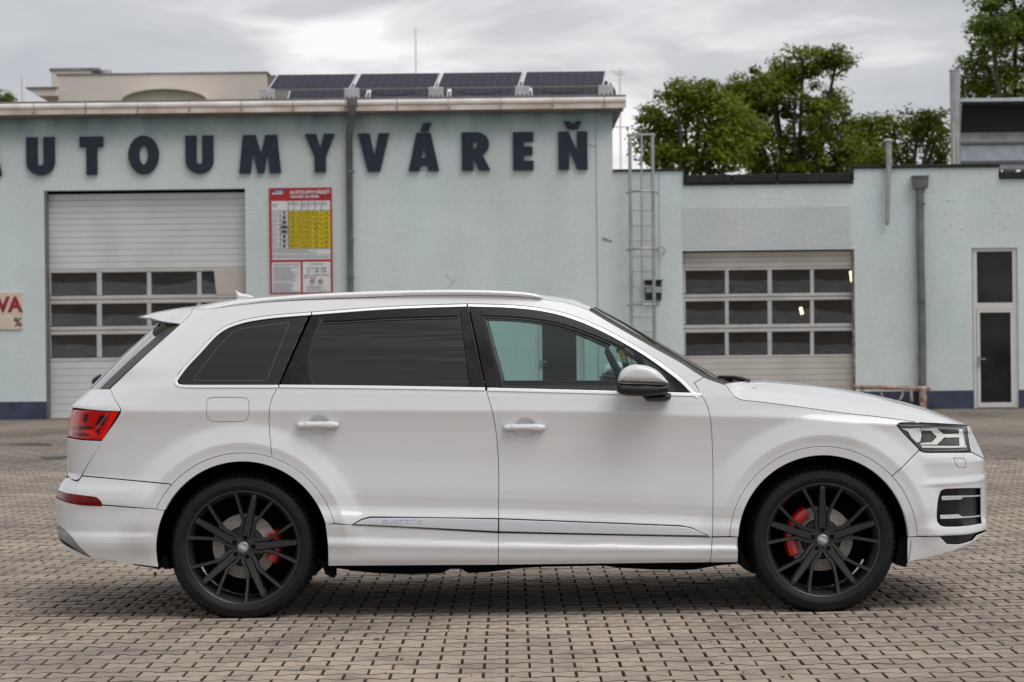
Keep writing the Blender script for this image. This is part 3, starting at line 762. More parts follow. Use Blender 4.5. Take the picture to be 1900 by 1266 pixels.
def price_sign():
    t = thing('price_board', 'red framed car wash price list board with a yellow price grid', 'sign', (0, 0, 0))
    def RR(x0, x1, y0, y1): return rect_px(x0, x1, y0, y1, D - .03)
    def sheet(name, r, m, k):
        y = D - .03 - .004 * k
        mb = MB(); mb.box(r[0], r[1], y, y + .003, r[2], r[3]); return mb.build(name, m, t)
    a = RR(500.5, 616.5, 348.5, 545.5); mb = MB(); mb.box(a[0], a[1], D - .03, D - .001, a[2], a[3]); mb.build('board', M['red'], t)
    sheet('table', RR(504.5, 613, 373, 482), M['signwhite'], 1)
    sheet('notice_panel', RR(505, 558, 487, 543), M['signwhite'], 1); sheet('notice_panel', RR(562, 613.5, 486, 542.5), M['signwhite'], 1)
    sheet('price_grid', RR(535.5, 613, 391, 461), M['signyel'], 2)
    Yk = D - .045
    cx = [535.5, 546, 560, 572.5, 585, 597, 613]
    rows = np.linspace(391, 461, 9)
    mb = MB()
    for x in [520.5] + cx[:-1]:
        y0 = 391 if x < 530 else 373
        r = RR(x - .35, x + .35, y0, 461); mb.box(r[0], r[1], Yk, Yk + .003, r[2], r[3])
    mb.build('column_line', M['signink'], t)['kind'] = 'stuff'
    mb = MB()
    for y in list(rows) + [473.5]:
        r = RR(504.5, 613, y - .3, y + .3); mb.box(r[0], r[1], Yk - .004, Yk - .001, r[2], r[3])
    mb.build('row_line', M['signink'], t)['kind'] = 'stuff'
    prices = [["2,50", "1,50", "2,00", "7,00", "4,-", "2,00"], ["5,00", "3,00", "4,70", "15,-", "10,-", "3,00"], ["7,30", "3,00", "5,60", "18,-", "20,-", "3,00"], ["6,00", "1,30", "3,00", "21,-", "8,-", "2,00"],
              ["6,30", "1,30", "3,00", "21,-", "9,-", "2,00"], ["5,30", "3,00", "2,00", "21,-", "9,-", "3,00"], ["5,60", "3,70", "2,60", "21,-", "9,-", "2,00"], ["9,00", "3,00", "5,00", "21,-", "9,-", "2,00"]]
    s = D / F
    for i in range(8):
        ym = (rows[i] + rows[i + 1]) / 2
        for jx in range(6):
            xm = (cx[jx] + cx[jx + 1]) / 2; x, z = FX(xm, ym + 1.9, D - .03)
            text_obj('price', prices[i][jx], x, z, 3.8 * s, Yk - .002, M['signink'], t, 'CENTER', 0.02, width=min(8.5, cx[jx + 1] - cx[jx] - 2.5) * s)
    # vehicle pictograms
    wd = [4, 6, 8, 12, 11, 6, 6, 5]
    for i in range(8):
        ym = (rows[i] + rows[i + 1]) / 2; w = wd[i]; x0 = 528 - w / 2
        P = [(x0, ym + 2.2), (x0, ym - 1.5), (x0 + w * .25, ym - 2.4), (x0 + w * .7, ym - 2.4), (x0 + w, ym - .6), (x0 + w, ym + 2.2), (x0 + w * .8, ym + 2.2), (x0 + w * .74, ym + 1.5), (x0 + w * .64, ym + 2.2), (x0 + w * .36, ym + 2.2), (x0 + w * .28, ym + 1.5), (x0 + w * .2, ym + 2.2)]
        slab('pictogram', poly_px(P, D - .03), M['signink'], Yk - .002, Yk, t)
    def lines(x0, x1, y0, n, dy, h, m, ragged=True):
        mb = MB()
        for i in range(n):
            y = y0 + i * dy; x = x0
            end = x1 - (random.uniform(0, .35) * (x1 - x0) if ragged else 0)
            while x < end:
                w = random.uniform(1.5, 5); r = RR(x, min(x + w, end), y, y + h)
                mb.box(r[0], r[1], Yk - .001, Yk + .001, r[2], r[3]); x += w + .9
        o = mb.build('small_print', m, t); o['kind'] = 'stuff'
    lines(506, 518, 378.5, 2, 3, 1.3, M['signgrey']); lines(506, 517, 395, 8, 8.75, 1.2, M['signgrey'])
    for q in range(6): lines(cx[q] + 1, cx[q + 1] - 1, 375.2, 2 if q != 2 else 3, 3.4, 1.1, M['signgrey'])
    lines(506, 610, 464, 2, 3.8, 1.3, M['signgrey']); lines(506, 611, 476.5, 1, 3, 1.3, M['signgrey'], False)
    lines(508, 556, 495, 9, 3.1, 1.15, M['signgrey']); lines(508, 556, 525, 6, 3.0, 1.15, M['signgrey'])
    lines(570, 606, 531, 2, 3.0, 1.1, M['signgrey']); lines(568, 607, 538, 1, 3, 1.2, M['signgrey'], False)
    def txt(body, px, py, h, m, al='LEFT', b=.0, w=None):
        x, z = FX(px, py, D - .03); text_obj('lettering', body, x, z, h * s, Yk - .002, m, t, al, b, None if w is None else w * s)
    txt("AUTOUMYVÁREŇ", 538, 360.5, 6.6, M['signwhite'], 'LEFT', .03, 74)
    txt("CENNÍK SLUŽIEB", 538, 367.6, 4.6, M['signwhite'], 'LEFT', .03, 54)
    txt("Pokyny pre umývanie vozidiel", 508, 492, 2.4, M['signink'], 'LEFT', .02, 46)
    txt("Otváracia doba", 588, 491, 2.4, M['signink'], 'CENTER', .02, 24)
    txt("Po - Pi  6.00 - 22.00", 588, 499.5, 3.1, M['signink'], 'CENTER', .03, 35)
    txt("So       6.00 - 14.00", 588, 505.3, 3.1, M['signink'], 'CENTER', .03, 35)
    txt("alebo po dohode na telefóne", 565, 511.6, 2.4, M['signink'], 'LEFT', .02, 46); txt("0911 912 651", 565, 516.2, 2.4, M['signink'], 'LEFT', .02, 22)
    for px, d_ in ((580, "4"), (595, "3")):
        x, z = FX(px, 522, D - .03); mb = MB()
        for r0, r1, m in ((4.2, 3.2, M['red']),):
            mb.tube([(x + 3.9 * s * math.cos(q), Yk - .002, z + 3.9 * s * math.sin(q)) for q in np.linspace(0, 2 * math.pi, 20, endpoint=False)], .6 * s, 5, close=True)
        mb.build('round_mark', M['red'], t); txt(d_, px, 524, 3.6, M['signink'], 'CENTER', .02)
    # slanted emblem at the top left of the board
    slab('emblem', poly_px([(507, 357.5), (511, 352.5), (531, 352), (526, 357)], D - .03), M['signblue'], D - .035, D - .031, t)
    slab('emblem', poly_px([(504, 361), (506, 358.2), (526, 357.6), (524, 360.4)], D - .03), M['signwhite'], D - .035, D - .031, t)
    txt("auto", 511, 356.5, 3.4, M['signwhite'], 'LEFT', .02, 15)
    slab('edge_strip', poly_px([(502, 546.2), (617, 545.4), (617, 548.5), (502, 549.4)], D - .03), M['signwhite'], D - .02, D - .001, t)
price_sign()

def discount_sign():
    t = thing('discount_board', 'cream board with crimson VA lettering and a per cent sign beside the wash bay', 'sign', (0, 0, 0))
    s = D / F
    slab('board', poly_px([(-70, 544.5), (42, 543), (42.5, 611), (-70, 612.5)]), M['cream'], D - .03, D - .001, t)
    x, z = FX(40.5, 578, D - .03); text_obj('lettering', "ZĽAVA", x, z, 28 * s, D - .034, M['signdred'], t, 'RIGHT', .045, 118 * s)
    x, z = FX(41, 606, D - .03); text_obj('lettering', "%", x, z, 17 * s, D - .034, M['signink'], t, 'RIGHT', .02, 15 * s)
    slab('number_slot', poly_px([(-60, 588.5), (25, 587.5), (25, 607), (-60, 608)]), M['signwhite'], D - .032, D - .029, t)
    slab('number_slot', poly_px([(-59, 589.5), (24, 588.5), (24, 606), (-59, 607)]), M['cream'], D - .034, D - .0325, t)
discount_sign()

# ---- right building
def right_building():
    b = thing('low_workshop', 'low pale teal workshop with a stepped black coping and a lit sectional door', 'building')
    Yw = D + .02
    x0, _ = FX(1139, 500); x1, _ = FX(2350, 500)
    def zt(px, py): return FX(px, py)[1]
    xs = [FX(1268, 330)[0], FX(1584, 320)[0], FX(1853, 320)[0]]
    zs = [zt(1200, 318), zt(1426, 337), zt(1718, 312), zt(1880, 330)]
    op = rect_px(1268, 1587, 464, 760); op = (op[0], op[1], 0.0, op[3])
    dr = rect_px(1805, 1890, 460, 756); dr = (dr[0], dr[1], 0.0, dr[3])
    zp = .37
    slab('wall', [(x0, zp), (op[0], zp), (op[0], op[3]), (op[1], op[3]), (op[1], zp), (dr[0], zp), (dr[0], dr[3]), (dr[1], dr[3]), (dr[1], zp), (x1, zp), (x1, zs[3]), (xs[2], zs[3]), (xs[2], zs[2]), (xs[1], zs[2]), (xs[1], zs[1]), (xs[0], zs[1]), (xs[0], zs[0]), (x0, zs[0])], M['teal2'], Yw, Yw + .3, b)
    for a, c in ((x0, op[0]), (op[1], dr[0]), (dr[1], x1)):
        mb = MB(); mb.box(a, c, Yw - .012, Yw + .30, -.02, zp, .006); mb.build('plinth', M['navy'], b)
    # coping pieces
    def cop(a, c, z0, z1, yf): mb = MB(); mb.box(a, c, yf, Yw + .34, z0, z1, .012); mb.build('coping', M['bitumen'], b)
    cop(x0 + .005, xs[0] + .03, zs[0] + .002, zs[0] + .045, Yw - .05)
    w = (xs[1] - xs[0] - .06) / 3.0
    ws = [FX(1268, 0)[0] + .03, FX(1358, 0)[0], FX(1441, 0)[0], xs[1] - .04]
    ws = [xs[0] + .035, FX(1358, 330)[0], FX(1441, 330)[0], xs[1] - .035]
    for i in range(3): cop(ws[i] + .012, ws[i + 1] - .012, zs[1] - .02, zs[1] + .15, Yw - .06)
    cop(xs[0] + .002, xs[1] - .002, zs[1] - .06, zs[1] - .022, Yw - .05)
    cop(xs[1] - .032, xs[1] + .0, zs[1] + .0, zs[2] + .001, Yw - .055)
    cop(xs[0] - .0, xs[0] + .033, zs[1] - .02, zs[0] + .0, Yw - .055)
    cop(xs[1] - .03, xs[2] + .02, zs[2] + .002, zs[2] + .075, Yw - .05)
    cop(xs[2] + .022, x1, zs[3] - .02, zs[3] + .12, Yw - .06)
    mb = MB(); mb.box(x0 + .3, x1, Yw + .342, Yw + 16, zs[1] - .4, zs[1] - .3); mb.build('roof', M['roofgrey'], b)
    # overpainted band above the door
    slab('painted_band', poly_px([(1265, 387), (1578, 383), (1580, 459), (1267, 461.5)], Yw), M['patchgrey'], Yw - .004, Yw + .001, b)
    rows = [(501, 545), (558, 602), (616, 659)]; cols = [(1272, 1345), (1352, 1424), (1432, 1503), (1510, 1582)]
    g = door_leaf(b, 'garage_door', op, .2, rows, cols, (467, 496, 3), (663, 752, 8), M['slat2'], M['acryl2'])
    mb = MB(); mb.box(op[1] - .035, op[1] - .002, Yw + .05, Yw + .17, 0, op[3] - .003); mb.build('door_track', M['rust'], g)
    room(g, op, Yw + .302, 10.0)
    glazed_door(b, 'glazed_door', 1805, 1890, 460, 757, (467, 562))
    # hopper and downpipe
    mb = MB(); hx, hz = FX(1708, 338, D - .1)
    w_ = .155; mb.add([(hx - w_, D - .2, hz + .12), (hx + w_, D - .2, hz + .12), (hx + w_, D + .019, hz + .12), (hx - w_, D + .019, hz + .12), (hx - w_ * .86, D - .18, hz - .13), (hx + w_ * .86, D - .18, hz - .13), (hx + w_ * .86, D + .019, hz - .13), (hx - w_ * .86, D + .019, hz - .13)],
                      [(0, 1, 2, 3), (7, 6, 5, 4), (0, 4, 5, 1), (1, 5, 6, 2), (3, 7, 4, 0)])
    mb.box(hx - w_ - .012, hx + w_ + .012, D - .215, D + .018, hz + .1, hz + .128)
    mb.build('hopper_head', M['zinc'], b)
    mb = MB(); pts = [(1707, 350), (1708, 470), (1711, 600), (1712, 760)]
    mb.tube([(FX(a, c, D - .09)[0], D - .085, FX(a, c, D - .09)[1]) for a, c in pts], .078, 14)
    for v in (378, 560, 665):
        a, z = FX(1709.5, v, D - .09); mb.tube([(a, D - .085, z - .015), (a, D - .085, z + .015)], .092, 14)
    mb.build('downpipe', M['zinc'], b)
    # vent pipe with a mushroom cap
    mb = MB(); pts = [(1649.5, 262), (1649.5, 318), (1648, 340), (1646.5, 410), (1646, 418)]
    mb.tube([(FX(a, c, D - .12)[0], D - .10, FX(a, c, D - .12)[1]) for a, c in pts], [.058, .058, .045, .045, .03], 12)
    x, z = FX(1649, 262, D - .12); mb.tube([(x, D - .10, z), (x, D - .10, z + .05)], [.125, .04], 14)
    x, z = FX(1647, 348, D - .12); mb.tube([(x, D - .10, z - .012), (x, D - .10, z + .012)], .06, 12)
    mb.build('vent_pipe', M['zincl'], b)
    for (px, py) in [(1760, 371), (1773, 372), (1755, 395), (1778, 397), (1765, 417), (1784, 424), (1841, 371), (1873, 374), (1842, 394), (1872, 396), (1844, 419), (1867, 421)]:
        x, z = FX(px, py); mb = MB(); mb.tube([(x, Yw + .001, z), (x, Yw - .006, z)], [.032, .024], 10); mb.build('filler_dot', M['pvc'], b)
    # lamps burning inside the workshop, seen through the panes
    for (px, py, dx, dz) in ((1580, 513, .03, .11), (1487, 577, .035, .07)):
        x, z = FX(px, py, D + 1.2); l = thing('work_lamp', 'lit lamp %s' % ('at the upper right pane of the workshop door' if px > 1550 else 'glowing behind the middle pane of the workshop door'), 'lamp', group=None)
        mb = MB(); mb.tube([(x - dx * .5, D + 1.2, z + dz), (x + dx * .5, D + 1.2, z - dz)], .034, 10); mb.build('tube', M['lamp'], l)
        mb = MB(); mb.box(x - .02, x + .02, D + 1.27, D + 1.3, z - .14, op[3] + .28); mb.build('bracket', M['zinc'], l)
right_building()

def ladder():
    t = thing('roof_ladder', 'galvanised caged ladder fixed to the wall between the two buildings', 'ladder')
    def P(px, py, y): x, z = FX(px, py, y); return (x, y, z)
    ya = D - .22
    for a0, a1 in ((1168.5, 1173), (1210.5, 1215.5)):
        mb = MB(); mb.tube([P(a0, 252, ya), P((a0 + a1) / 2, 480, ya), P(a1, 762, ya)], .036, 8); mb.build('rail', M['zincl'], t)
    v = 390
    while v < 760:
        f = (v - 252) / 510.0; mb = MB(); mb.tube([P(1168.5 + 4.5 * f, v, ya), P(1210.5 + 5 * f, v, ya)], .014, 6); mb.build('rung', M['zincl'], t); v += 28.3
    mb = MB(); mb.tube([P(1164, 254, ya), P(1164, 250.5, ya), P(1215, 250, ya)], .026, 6); mb.build('top_bar', M['zincl'], t)
    yb = D - .75
    mb = MB(); mb.tube([P(1190.3, 251, yb), P(1190.8, 400, yb), P(1191.5, 566, yb)], .022, 6); mb.build('cage_bar', M['zincl'], t)
    for v in (357, 463, 566):
        mb = MB(); pts = []
        cx, z = FX(1191.5 + (v - 357) * .012, v, D - .4)
        for i in range(17):
            a = math.pi * (i / 16.0); pts.append((cx - .31 * math.cos(a), D - .22 - .53 * math.sin(a), z))
        mb.tube(pts, .024, 6)
        mb.build('hoop', M['zincl'], t)
    for v in (330, 520, 700):
        for a in (1170.5, 1213):
            mb = MB(); p = P(a, v, ya); mb.tube([p, (p[0], D + .02, p[2])], .016, 6); mb.build('wall_bracket', M['zincl'], t)
    # wire beside the ladder with its ring
    mb = MB(); mb.tube([P(1223, 300, D - .01), P(1223.5, 420, D - .01), P(1224, 560, D - .01)], .006, 5)
    c = P(1227, 465, D - .03); mb.tube([(c[0] + .07 * math.cos(a), c[1], c[2] + .08 * math.sin(a)) for a in np.linspace(0, 6.28, 18, endpoint=False)], .010, 5, close=True)
    o = mb.build('cable', M['zincl']); tag(o, 'thin cable with a coiled ring hanging on the wall beside the ladder', 'cable')
    l = thing('wall_lamp', 'small dark box lamp mounted on the teal wall behind the ladder', 'lamp')
    r = rect_px(1197, 1227, 522, 557); Yl = D + .02
    mb = MB(); mb.box(r[0], r[1], Yl - .10, Yl - .001, r[2], r[3], .01); mb.build('housing', M['black'], l)
    h = (r[3] - r[2]); mb = MB(); mb.box(r[0] + .01, r[1] - .01, Yl - .13, Yl - .101, r[2] + h * .38, r[2] + h * .70, .006); mb.build('cover', M['zincl'], l)
    mb = MB(); mb.box(r[0] - .02, r[1] + .02, Yl - .16, Yl - .001, r[3] + .002, r[3] + .025); mb.build('hood', M['black'], l)
ladder()

def rusty_rail():
    t = thing('rusty_rack', 'rusty steel pipe rail standing low against the wall by the downpipe', 'rail')
    y = D - .35
    def P(px, py): x, z = FX(px, py, y); return (x, y, z)
    mb = MB(); mb.tube([P(1584, 718), P(1640, 719.5), P(1726, 721)], .045, 10); mb.build('bar', M['rust'], t)
    for a in (1690,):
        mb = MB(); mb.tube([P(a, 721), P(a + 2, 745)], .03, 8); mb.build('leg', M['rust'], t)
    mb = MB(); mb.tube([P(1712, 722), (P(1712, 722)[0], y, -.003)], .075, 10); mb.build('post', M['rust'], t)
    mb = MB(); p = P(1655, 724); mb.tube([(p[0] + .22 * math.cos(a), y, p[2] - .02 - .25 * math.sin(a)) for a in np.linspace(0.1, 3.04, 12)], .024, 6); mb.build('brace', M['rust'], t)
    mb = MB(); q = P(1600, 718); mb.tube([q, (q[0], y, -.003)], .03, 8); mb.build('leg', M['rust'], t)
rusty_rail()

# ---- roof top
def solar():
    Y0 = D + .25
    edges = [(500, 652), (657, 808), (813, 965), (970, 1122)]
    labs = ['farthest towards the beige building', 'above the drainpipe', 'between the drainpipe panel and the end panel', 'at the free end of the roof']
    for row in range(3):
        for i, (a, c) in enumerate(edges):
            xa, zb = FX(a - 2, 163.5 - (a - 500) * .0185, Y0); xb, _ = FX(c - 2, 163, Y0)
            _, zt = FX(a, 132.5 - (a - 500) * .0115, Y0)
            zb = CAMZ + (640 - 158.0) / 92.0; zt = zb + .40
            xb = xa + 151 * Y0 / F
            yf = Y0 + row * 1.75; yb = yf + .93
            if row == 0: lab = 'tilted dark solar panel in the front row, %s' % labs[i]
            else: lab = '%s row solar panel, below the front one %s' % ('second' if row == 1 else 'rear', labs[i])
            dx = .10 + row * .0
            t = thing('solar_panel', lab, 'solar panel', group='solar panels on the hall roof' if row == 0 else 'solar panels in the %s row' % ('second' if row == 1 else 'rear'))
            xa2, xb2 = xa + row * .22, xb + row * .22
            def S(u, v, off=0.0):     # point on the sloping panel
                return (xa2 + (xb2 - xa2) * u + (dx * v if row == 0 else 0), yf + (yb - yf) * v - off * .36, zb + (zt - zb) * v + off)
            def quad(u0, u1, v0, v1, off): return [S(u0, v0, off), S(u1, v0, off), S(u1, v1, off), S(u0, v1, off)]
            mb = MB(); q = quad(0, 1, 0, 1, 0); q2 = quad(0, 1, 0, 1, -.035); mb.add(q + q2, [(0, 1, 2, 3), (7, 6, 5, 4), (0, 4, 5, 1), (1, 5, 6, 2), (2, 6, 7, 3), (3, 7, 4, 0)]); mb.build('backing', M['pvline'], t)
            for u0, u1 in ((-.004, .008), (.992, 1.004)):
                mb = MB(); mb.add(quad(u0, u1, -.005, 1.005, .009) + quad(u0, u1, -.005, 1.005, -.036), [(0, 1, 2, 3), (7, 6, 5, 4), (0, 4, 5, 1), (1, 5, 6, 2), (2, 6, 7, 3), (3, 7, 4, 0)]); mb.build('frame', M['pvframe'], t)
            for p in range(10):
                u0 = .012 + p * .0976; mb = MB(); mb.add(quad(u0 + .0012, u0 + .0964, .01, .99, .004), [(0, 1, 2, 3)]); mb.build('cell_strip', M['pvcell'], t)
            if row == 0:
                mb = MB()
                for vv in np.linspace(.02, .98, 7)[1:-1]: mb.add(quad(.012, .988, vv - .003, vv + .003, .007), [(0, 1, 2, 3)])
                o = mb.build('busbar', M['pvline'], t); o['kind'] = 'stuff'
            mb = MB(); mb.box(xa2, xb2, yf - .03, yf - .004, zb - .036, zb - .004); mb.build('mount_rail', M['mount'], t)
    _, zr = FX(950, 179)
    for k, px in enumerate((496, 653, 809, 969, 1124)):
        x, z = FX(px, 172 - (px - 950) * .0115, D + .1)
        zb = CAMZ + (640 - 160.0) / 92.0
        t = thing('ballast_block', 'grey ballast block carrying the solar panels, %s' % ['at the beige building end', 'just above the drainpipe', 'first after the drainpipe', 'second after the drainpipe', 'at the free roof end'][k], 'ballast block', group='ballast blocks on the hall roof')
        mb = MB(); mb.box(x - .15, x + .15, D + .0, D + .22, zb - .22, zb + .0, .012); mb.build('block', M['ballast'], t)
        mb = MB(); mb.box(x - .14, x + .17, D + .03, D + .25, zr - .01, zb - .221); mb.build('foot', M['black'], t)
        for q in (-.09, 0, .09):
            mb = MB(); mb.tube([(x + q, D - .006, zb - .18), (x + q, D + .004, zb - .18)], .018, 8); mb.build('bolt', M['black'], t)
    # loose cable loops under the panels
    mb = MB(); zb = CAMZ + (640 - 167.0) / 92.0
    for a, c in ((690, 770), (850, 930), (1005, 1080)):
        xa, _ = FX(a, 170, D + .3); xb, _ = FX(c, 170, D + .3)
        mb.tube([(xa + (xb - xa) * q, D + .3, zb - .05 * math.sin(math.pi * q)) for q in np.linspace(0, 1, 9)], .008, 5)
        o = mb.build('cable', M['black']); tag(o, 'thin black cable sagging below the solar panels %s' % {690: 'right after the drainpipe', 850: 'in mid row', 1005: 'near the free roof end'}[a], 'cable', 'cables below the solar panels'); mb = MB()
    mb = MB(); x, _ = FX(1131, 150, D + .5); mb.tube([(x + .11 * math.sin(q), D + .5, zb - .25 + .42 * q / 3.14) for q in np.linspace(0, 3.14, 12)], .02, 6)
    tag(mb.build('cable', M['black']), 'black cable bowing out from the end of the solar row', 'cable')
solar()

def far_building():
    Y = 68.0
    b = thing('beige_building', 'beige flat roofed building with a curved canopy rising behind the car wash', 'building')
    def R(x0, x1, y0, y1, yy=Y): return rect_px(x0, x1, y0, y1, yy)
    r = R(110, 497, 138, 640); mb = MB(); mb.box(r[0], r[1], Y, Y + 12, 0, r[3]); mb.build('wall', M['beige'], b)
    mb = MB(); mb.box(r[0] - .05, r[1] + .05, Y - .03, Y + 12, r[3] + .002, r[3] + .045); mb.build('roof_edge', M['roofgrey'], b)
    r2 = R(98, 172, 132, 640, Y + 3); mb = MB(); mb.box(r2[0], r2[1], Y + 3, Y + 9, 0, r2[3]); mb.build('stair_tower', M['beige'], b)
    mb = MB(); mb.box(r2[0] - .05, r2[1] + .25, Y + 2.97, Y + 9, r2[3] + .002, r2[3] + .09); mb.build('tower_roof', M['roofgrey'], b)
    rb = R(55, 112, 167, 180); mb = MB()
    mb.add([(rb[0], Y - .3, rb[3]), (rb[1] - .03, Y - .3, rb[3]), (rb[1] - .03, Y - .3, rb[2]), (rb[0] + .3, Y - .3, rb[2]), (rb[0], Y + 6, rb[3]), (rb[1] - .03, Y + 6, rb[3]), (rb[1] - .03, Y + 6, rb[2]), (rb[0] + .3, Y + 6, rb[2])],
           [(3, 2, 1, 0), (4, 5, 6, 7), (0, 1, 5, 4), (2, 3, 7, 6), (1, 2, 6, 5), (3, 0, 4, 7)]); mb.build('balcony', M['beige'], b)
    mb = MB(); mb.box(rb[0] - .04, rb[1] - .04, Y - .36, Y + 6, rb[3] + .002, rb[3] + .05); mb.build('balcony_edge', M['roofgrey'], b)
    rs = R(66, 110, 180, 640); mb = MB(); mb.box(rs[0], rs[1] - .02, Y + 1.5, Y + 6, 0, rs[2 + 1] - .03); mb.build('recess_wall', M['plaster'], b)
    # curved canopy
    pts = poly_px([(226, 187)] + [(305 + 79 * math.cos(a), 187.5 - 21.5 * math.sin(a)) for a in np.linspace(math.pi, 0, 16)][1:-1] + [(385, 186)], Y - 1)
    slab('canopy_front', pts, M['olive'], Y - 1, Y - .02, b)
    o = poly_px([(305 + 82 * math.cos(a), 187.5 - 23.8 * math.sin(a)) for a in np.linspace(math.pi, 0, 18)], Y - 1.1); i = poly_px([(305 + 79 * math.cos(a), 187.5 - 21.6 * math.sin(a)) for a in np.linspace(math.pi, 0, 18)], Y - 1.1)
    slab('canopy_rim', o + i[::-1], M['beige'], Y - 1.15, Y - .03, b)
    rr = R(232, 380, 187.5, 191, Y - 1.1); mb = MB(); mb.box(rr[0], rr[1], Y - 1.2, Y - .03, rr[2], rr[3] - .003); mb.build('canopy_sill', M['pvc'], b)
    rk = R(192, 207, 130, 140, Y + 2); mb = MB(); mb.tube([((rk[0] + rk[1]) / 2, Y + 2, rk[2] - .1), ((rk[0] + rk[1]) / 2, Y + 2, rk[3])], .13, 12); mb.build('roof_vent', M['ballast'], b)
    rg = R(486, 500, 140, 640, Y + .4); mb = MB(); mb.box(r[1] + .002, r[1] + .25, Y + .4, Y + 10, 0, rg[3]); mb.build('end_wall', M['roofgrey'], b)
    # masts far off
    for px, y0, y1, yy, w, lab in ((43, 143, 640, 90, .10, 'pale metal chimney standing left of the beige building'), (771, 52, 640, 240, .10, 'hazy thin radio mast far behind the solar panels')):
        x, z = FX(px, y0, yy); mb = MB(); mb.tube([(x, yy, -.02), (x, yy, z)], [w, w * .8], 10); o = mb.build('mast', M['hazepole']); tag(o, lab, 'mast')
    t = thing('antenna', 'blurred aerial mast behind the free end of the gutter', 'antenna')
    yy = 130; x, z = FX(1150, 128, yy); mb = MB(); mb.tube([(x, yy, -.02), (x, yy, z)], .05, 8); mb.build('pole', M['hazepole'], t)
    for k, (dv, ln) in enumerate(((132, .45), (137, .30), (205, .28), (235, .4))):
        _, zz = FX(1150, dv, yy); mb = MB(); mb.tube([(x - ln, yy, zz), (x + ln * .7, yy, zz - .04)], .05, 6); mb.build('crossbar', M['hazepole'], t)
far_building()

def roof_unit():
    t = thing('ventilation_unit', 'large sheet metal ventilation unit with a black mesh opening on the workshop roof', 'ventilation unit')
    Y = D + 1.6
    r = rect_px(1779, 2100, 189, 310, Y); h = lambda v: FX(1840, v, Y)[1]
    x0, x1 = r[0], r[1]
    mb = MB(); mb.box(x0 + .03, x1, Y + .15, Y + .62, h(312), h(192)); mb.build('casing', M['sheet'], t)
    mb = MB(); mb.box(x0 - .02, x1, Y - .28, Y + .66, h(191) + .0, h(184.5)); mb.build('top_sheet', M['sheet'], t)
    mb = MB(); mb.box(x0 + .06, x1, Y + .10, Y + .149, h(246), h(193)); mb.build('mesh_screen', M['grillblack'], t)
    mb = MB(); mb.add([(x0 - .02, Y - .26, h(192)), (x0 + .025, Y - .26, h(192)), (x0 + .025, Y - .02, h(258)), (x0 - .02, Y - .02, h(258)), (x0 - .02, Y + .3, h(192)), (x0 + .025, Y + .3, h(192)), (x0 + .025, Y + .3, h(258)), (x0 - .02, Y + .3, h(258))],
                      [(0, 3, 2, 1), (4, 5, 6, 7), (0, 4, 7, 3), (1, 2, 6, 5), (3, 7, 6, 2), (0, 1, 5, 4)]); mb.build('cheek', M['sheet'], t)
    mb = MB(); mb.add([(x0, Y + .0, h(246)), (x1, Y + .0, h(246)), (x1, Y + .0, h(249)), (x0, Y + .0, h(249)), (x0, Y - .16, h(264)), (x1, Y - .16, h(264))], [(3, 2, 1, 0), (4, 5, 2, 3)]); mb.build('ledge', M['zinc'], t)
    mb = MB(); mb.box(x0 - .05, x1, Y - .17, Y + .2, h(268), h(264)); mb.build('flange', M['zinc'], t)
    mb = MB(); mb.box(x0 + .02, x1, Y + .02, Y + .145, h(298), h(268) - .003); mb.build('duct', M['sheet'], t)
    mb = MB(); mb.box(x0 - .0, x1, Y - .05, Y + .14, h(303), h(298.5)); mb.build('base_rail', M['zinc'], t)
    f = thing('flue_pipe', 'tall grey flue pipe beside the ventilation unit on the workshop roof', 'pipe')
    Yf = D + 1.2; x, z = FX(1771.5, 133, Yf); _, z0 = FX(1771, 345, Yf)
    mb = MB(); mb.tube([(x, Yf, z0), (x, Yf, z)], .105, 14); mb.build('pipe', M['zincl'], f)
    mb = MB(); mb.tube([(x, Yf, z + .001), (x, Yf, z + .035)], .118, 14); mb.build('rim', M['zincl'], f)
    xs, _ = FX(1769.5, 250, Yf - .13); mb = MB(); mb.tube([(xs, Yf - .13, z0), (xs, Yf - .13, FX(1769, 228, Yf)[1])], .02, 8); mb.build('conduit', M['cream'], f)
roof_unit()

# ------------------------------------------------------------------ trees
def leaf_mat(name, c0, c1):
    m, nt, p = new_mat(name); N = nt.nodes.new; L = nt.links.new
    g = N('ShaderNodeNewGeometry'); r = N('ShaderNodeValToRGB'); L(g.outputs['Random Per Island'], r.inputs[0])
    r.color_ramp.elements[0].color = (*c0, 1); r.color_ramp.elements[1].color = (*c1, 1)
    n = N('ShaderNodeTexNoise'); n.inputs['Scale'].default_value = 0.9; L(g.outputs['Position'], n.inputs['Vector'])
    x = N('ShaderNodeMix'); x.data_type = 'RGBA'; x.blend_type = 'MULTIPLY'; x.inputs['Factor'].default_value = .8
    r2 = N('ShaderNodeValToRGB'); L(n.outputs['Fac'], r2.inputs[0]); r2.color_ramp.elements[0].position = .35; r2.color_ramp.elements[1].position = .65
    r2.color_ramp.elements[0].color = (.55, .62, .55, 1); r2.color_ramp.elements[1].color = (1.25, 1.2, 1.0, 1)
    L(r.outputs['Color'], x.inputs['A']); L(r2.outputs['Color'], x.inputs['B']); L(x.outputs['Result'], p.inputs['Base Color'])
    p.inputs['Roughness'].default_value = 0.55; p.inputs['Specular IOR Level'].default_value = 0.3
    tr = N('ShaderNodeBsdfTranslucent'); L(x.outputs['Result'], tr.inputs['Color'])
    ms = N('ShaderNodeMixShader'); ms.inputs[0].default_value = .5
    L(p.outputs[0], ms.inputs[1]); L(tr.outputs[0], ms.inputs[2]); L(ms.outputs[0], nt.nodes['Material Output'].inputs['Surface'])
    return m
M['leaf'] = leaf_mat('walnut_leaf', (0.10, 0.15, 0.008), (0.24, 0.29, 0.022))
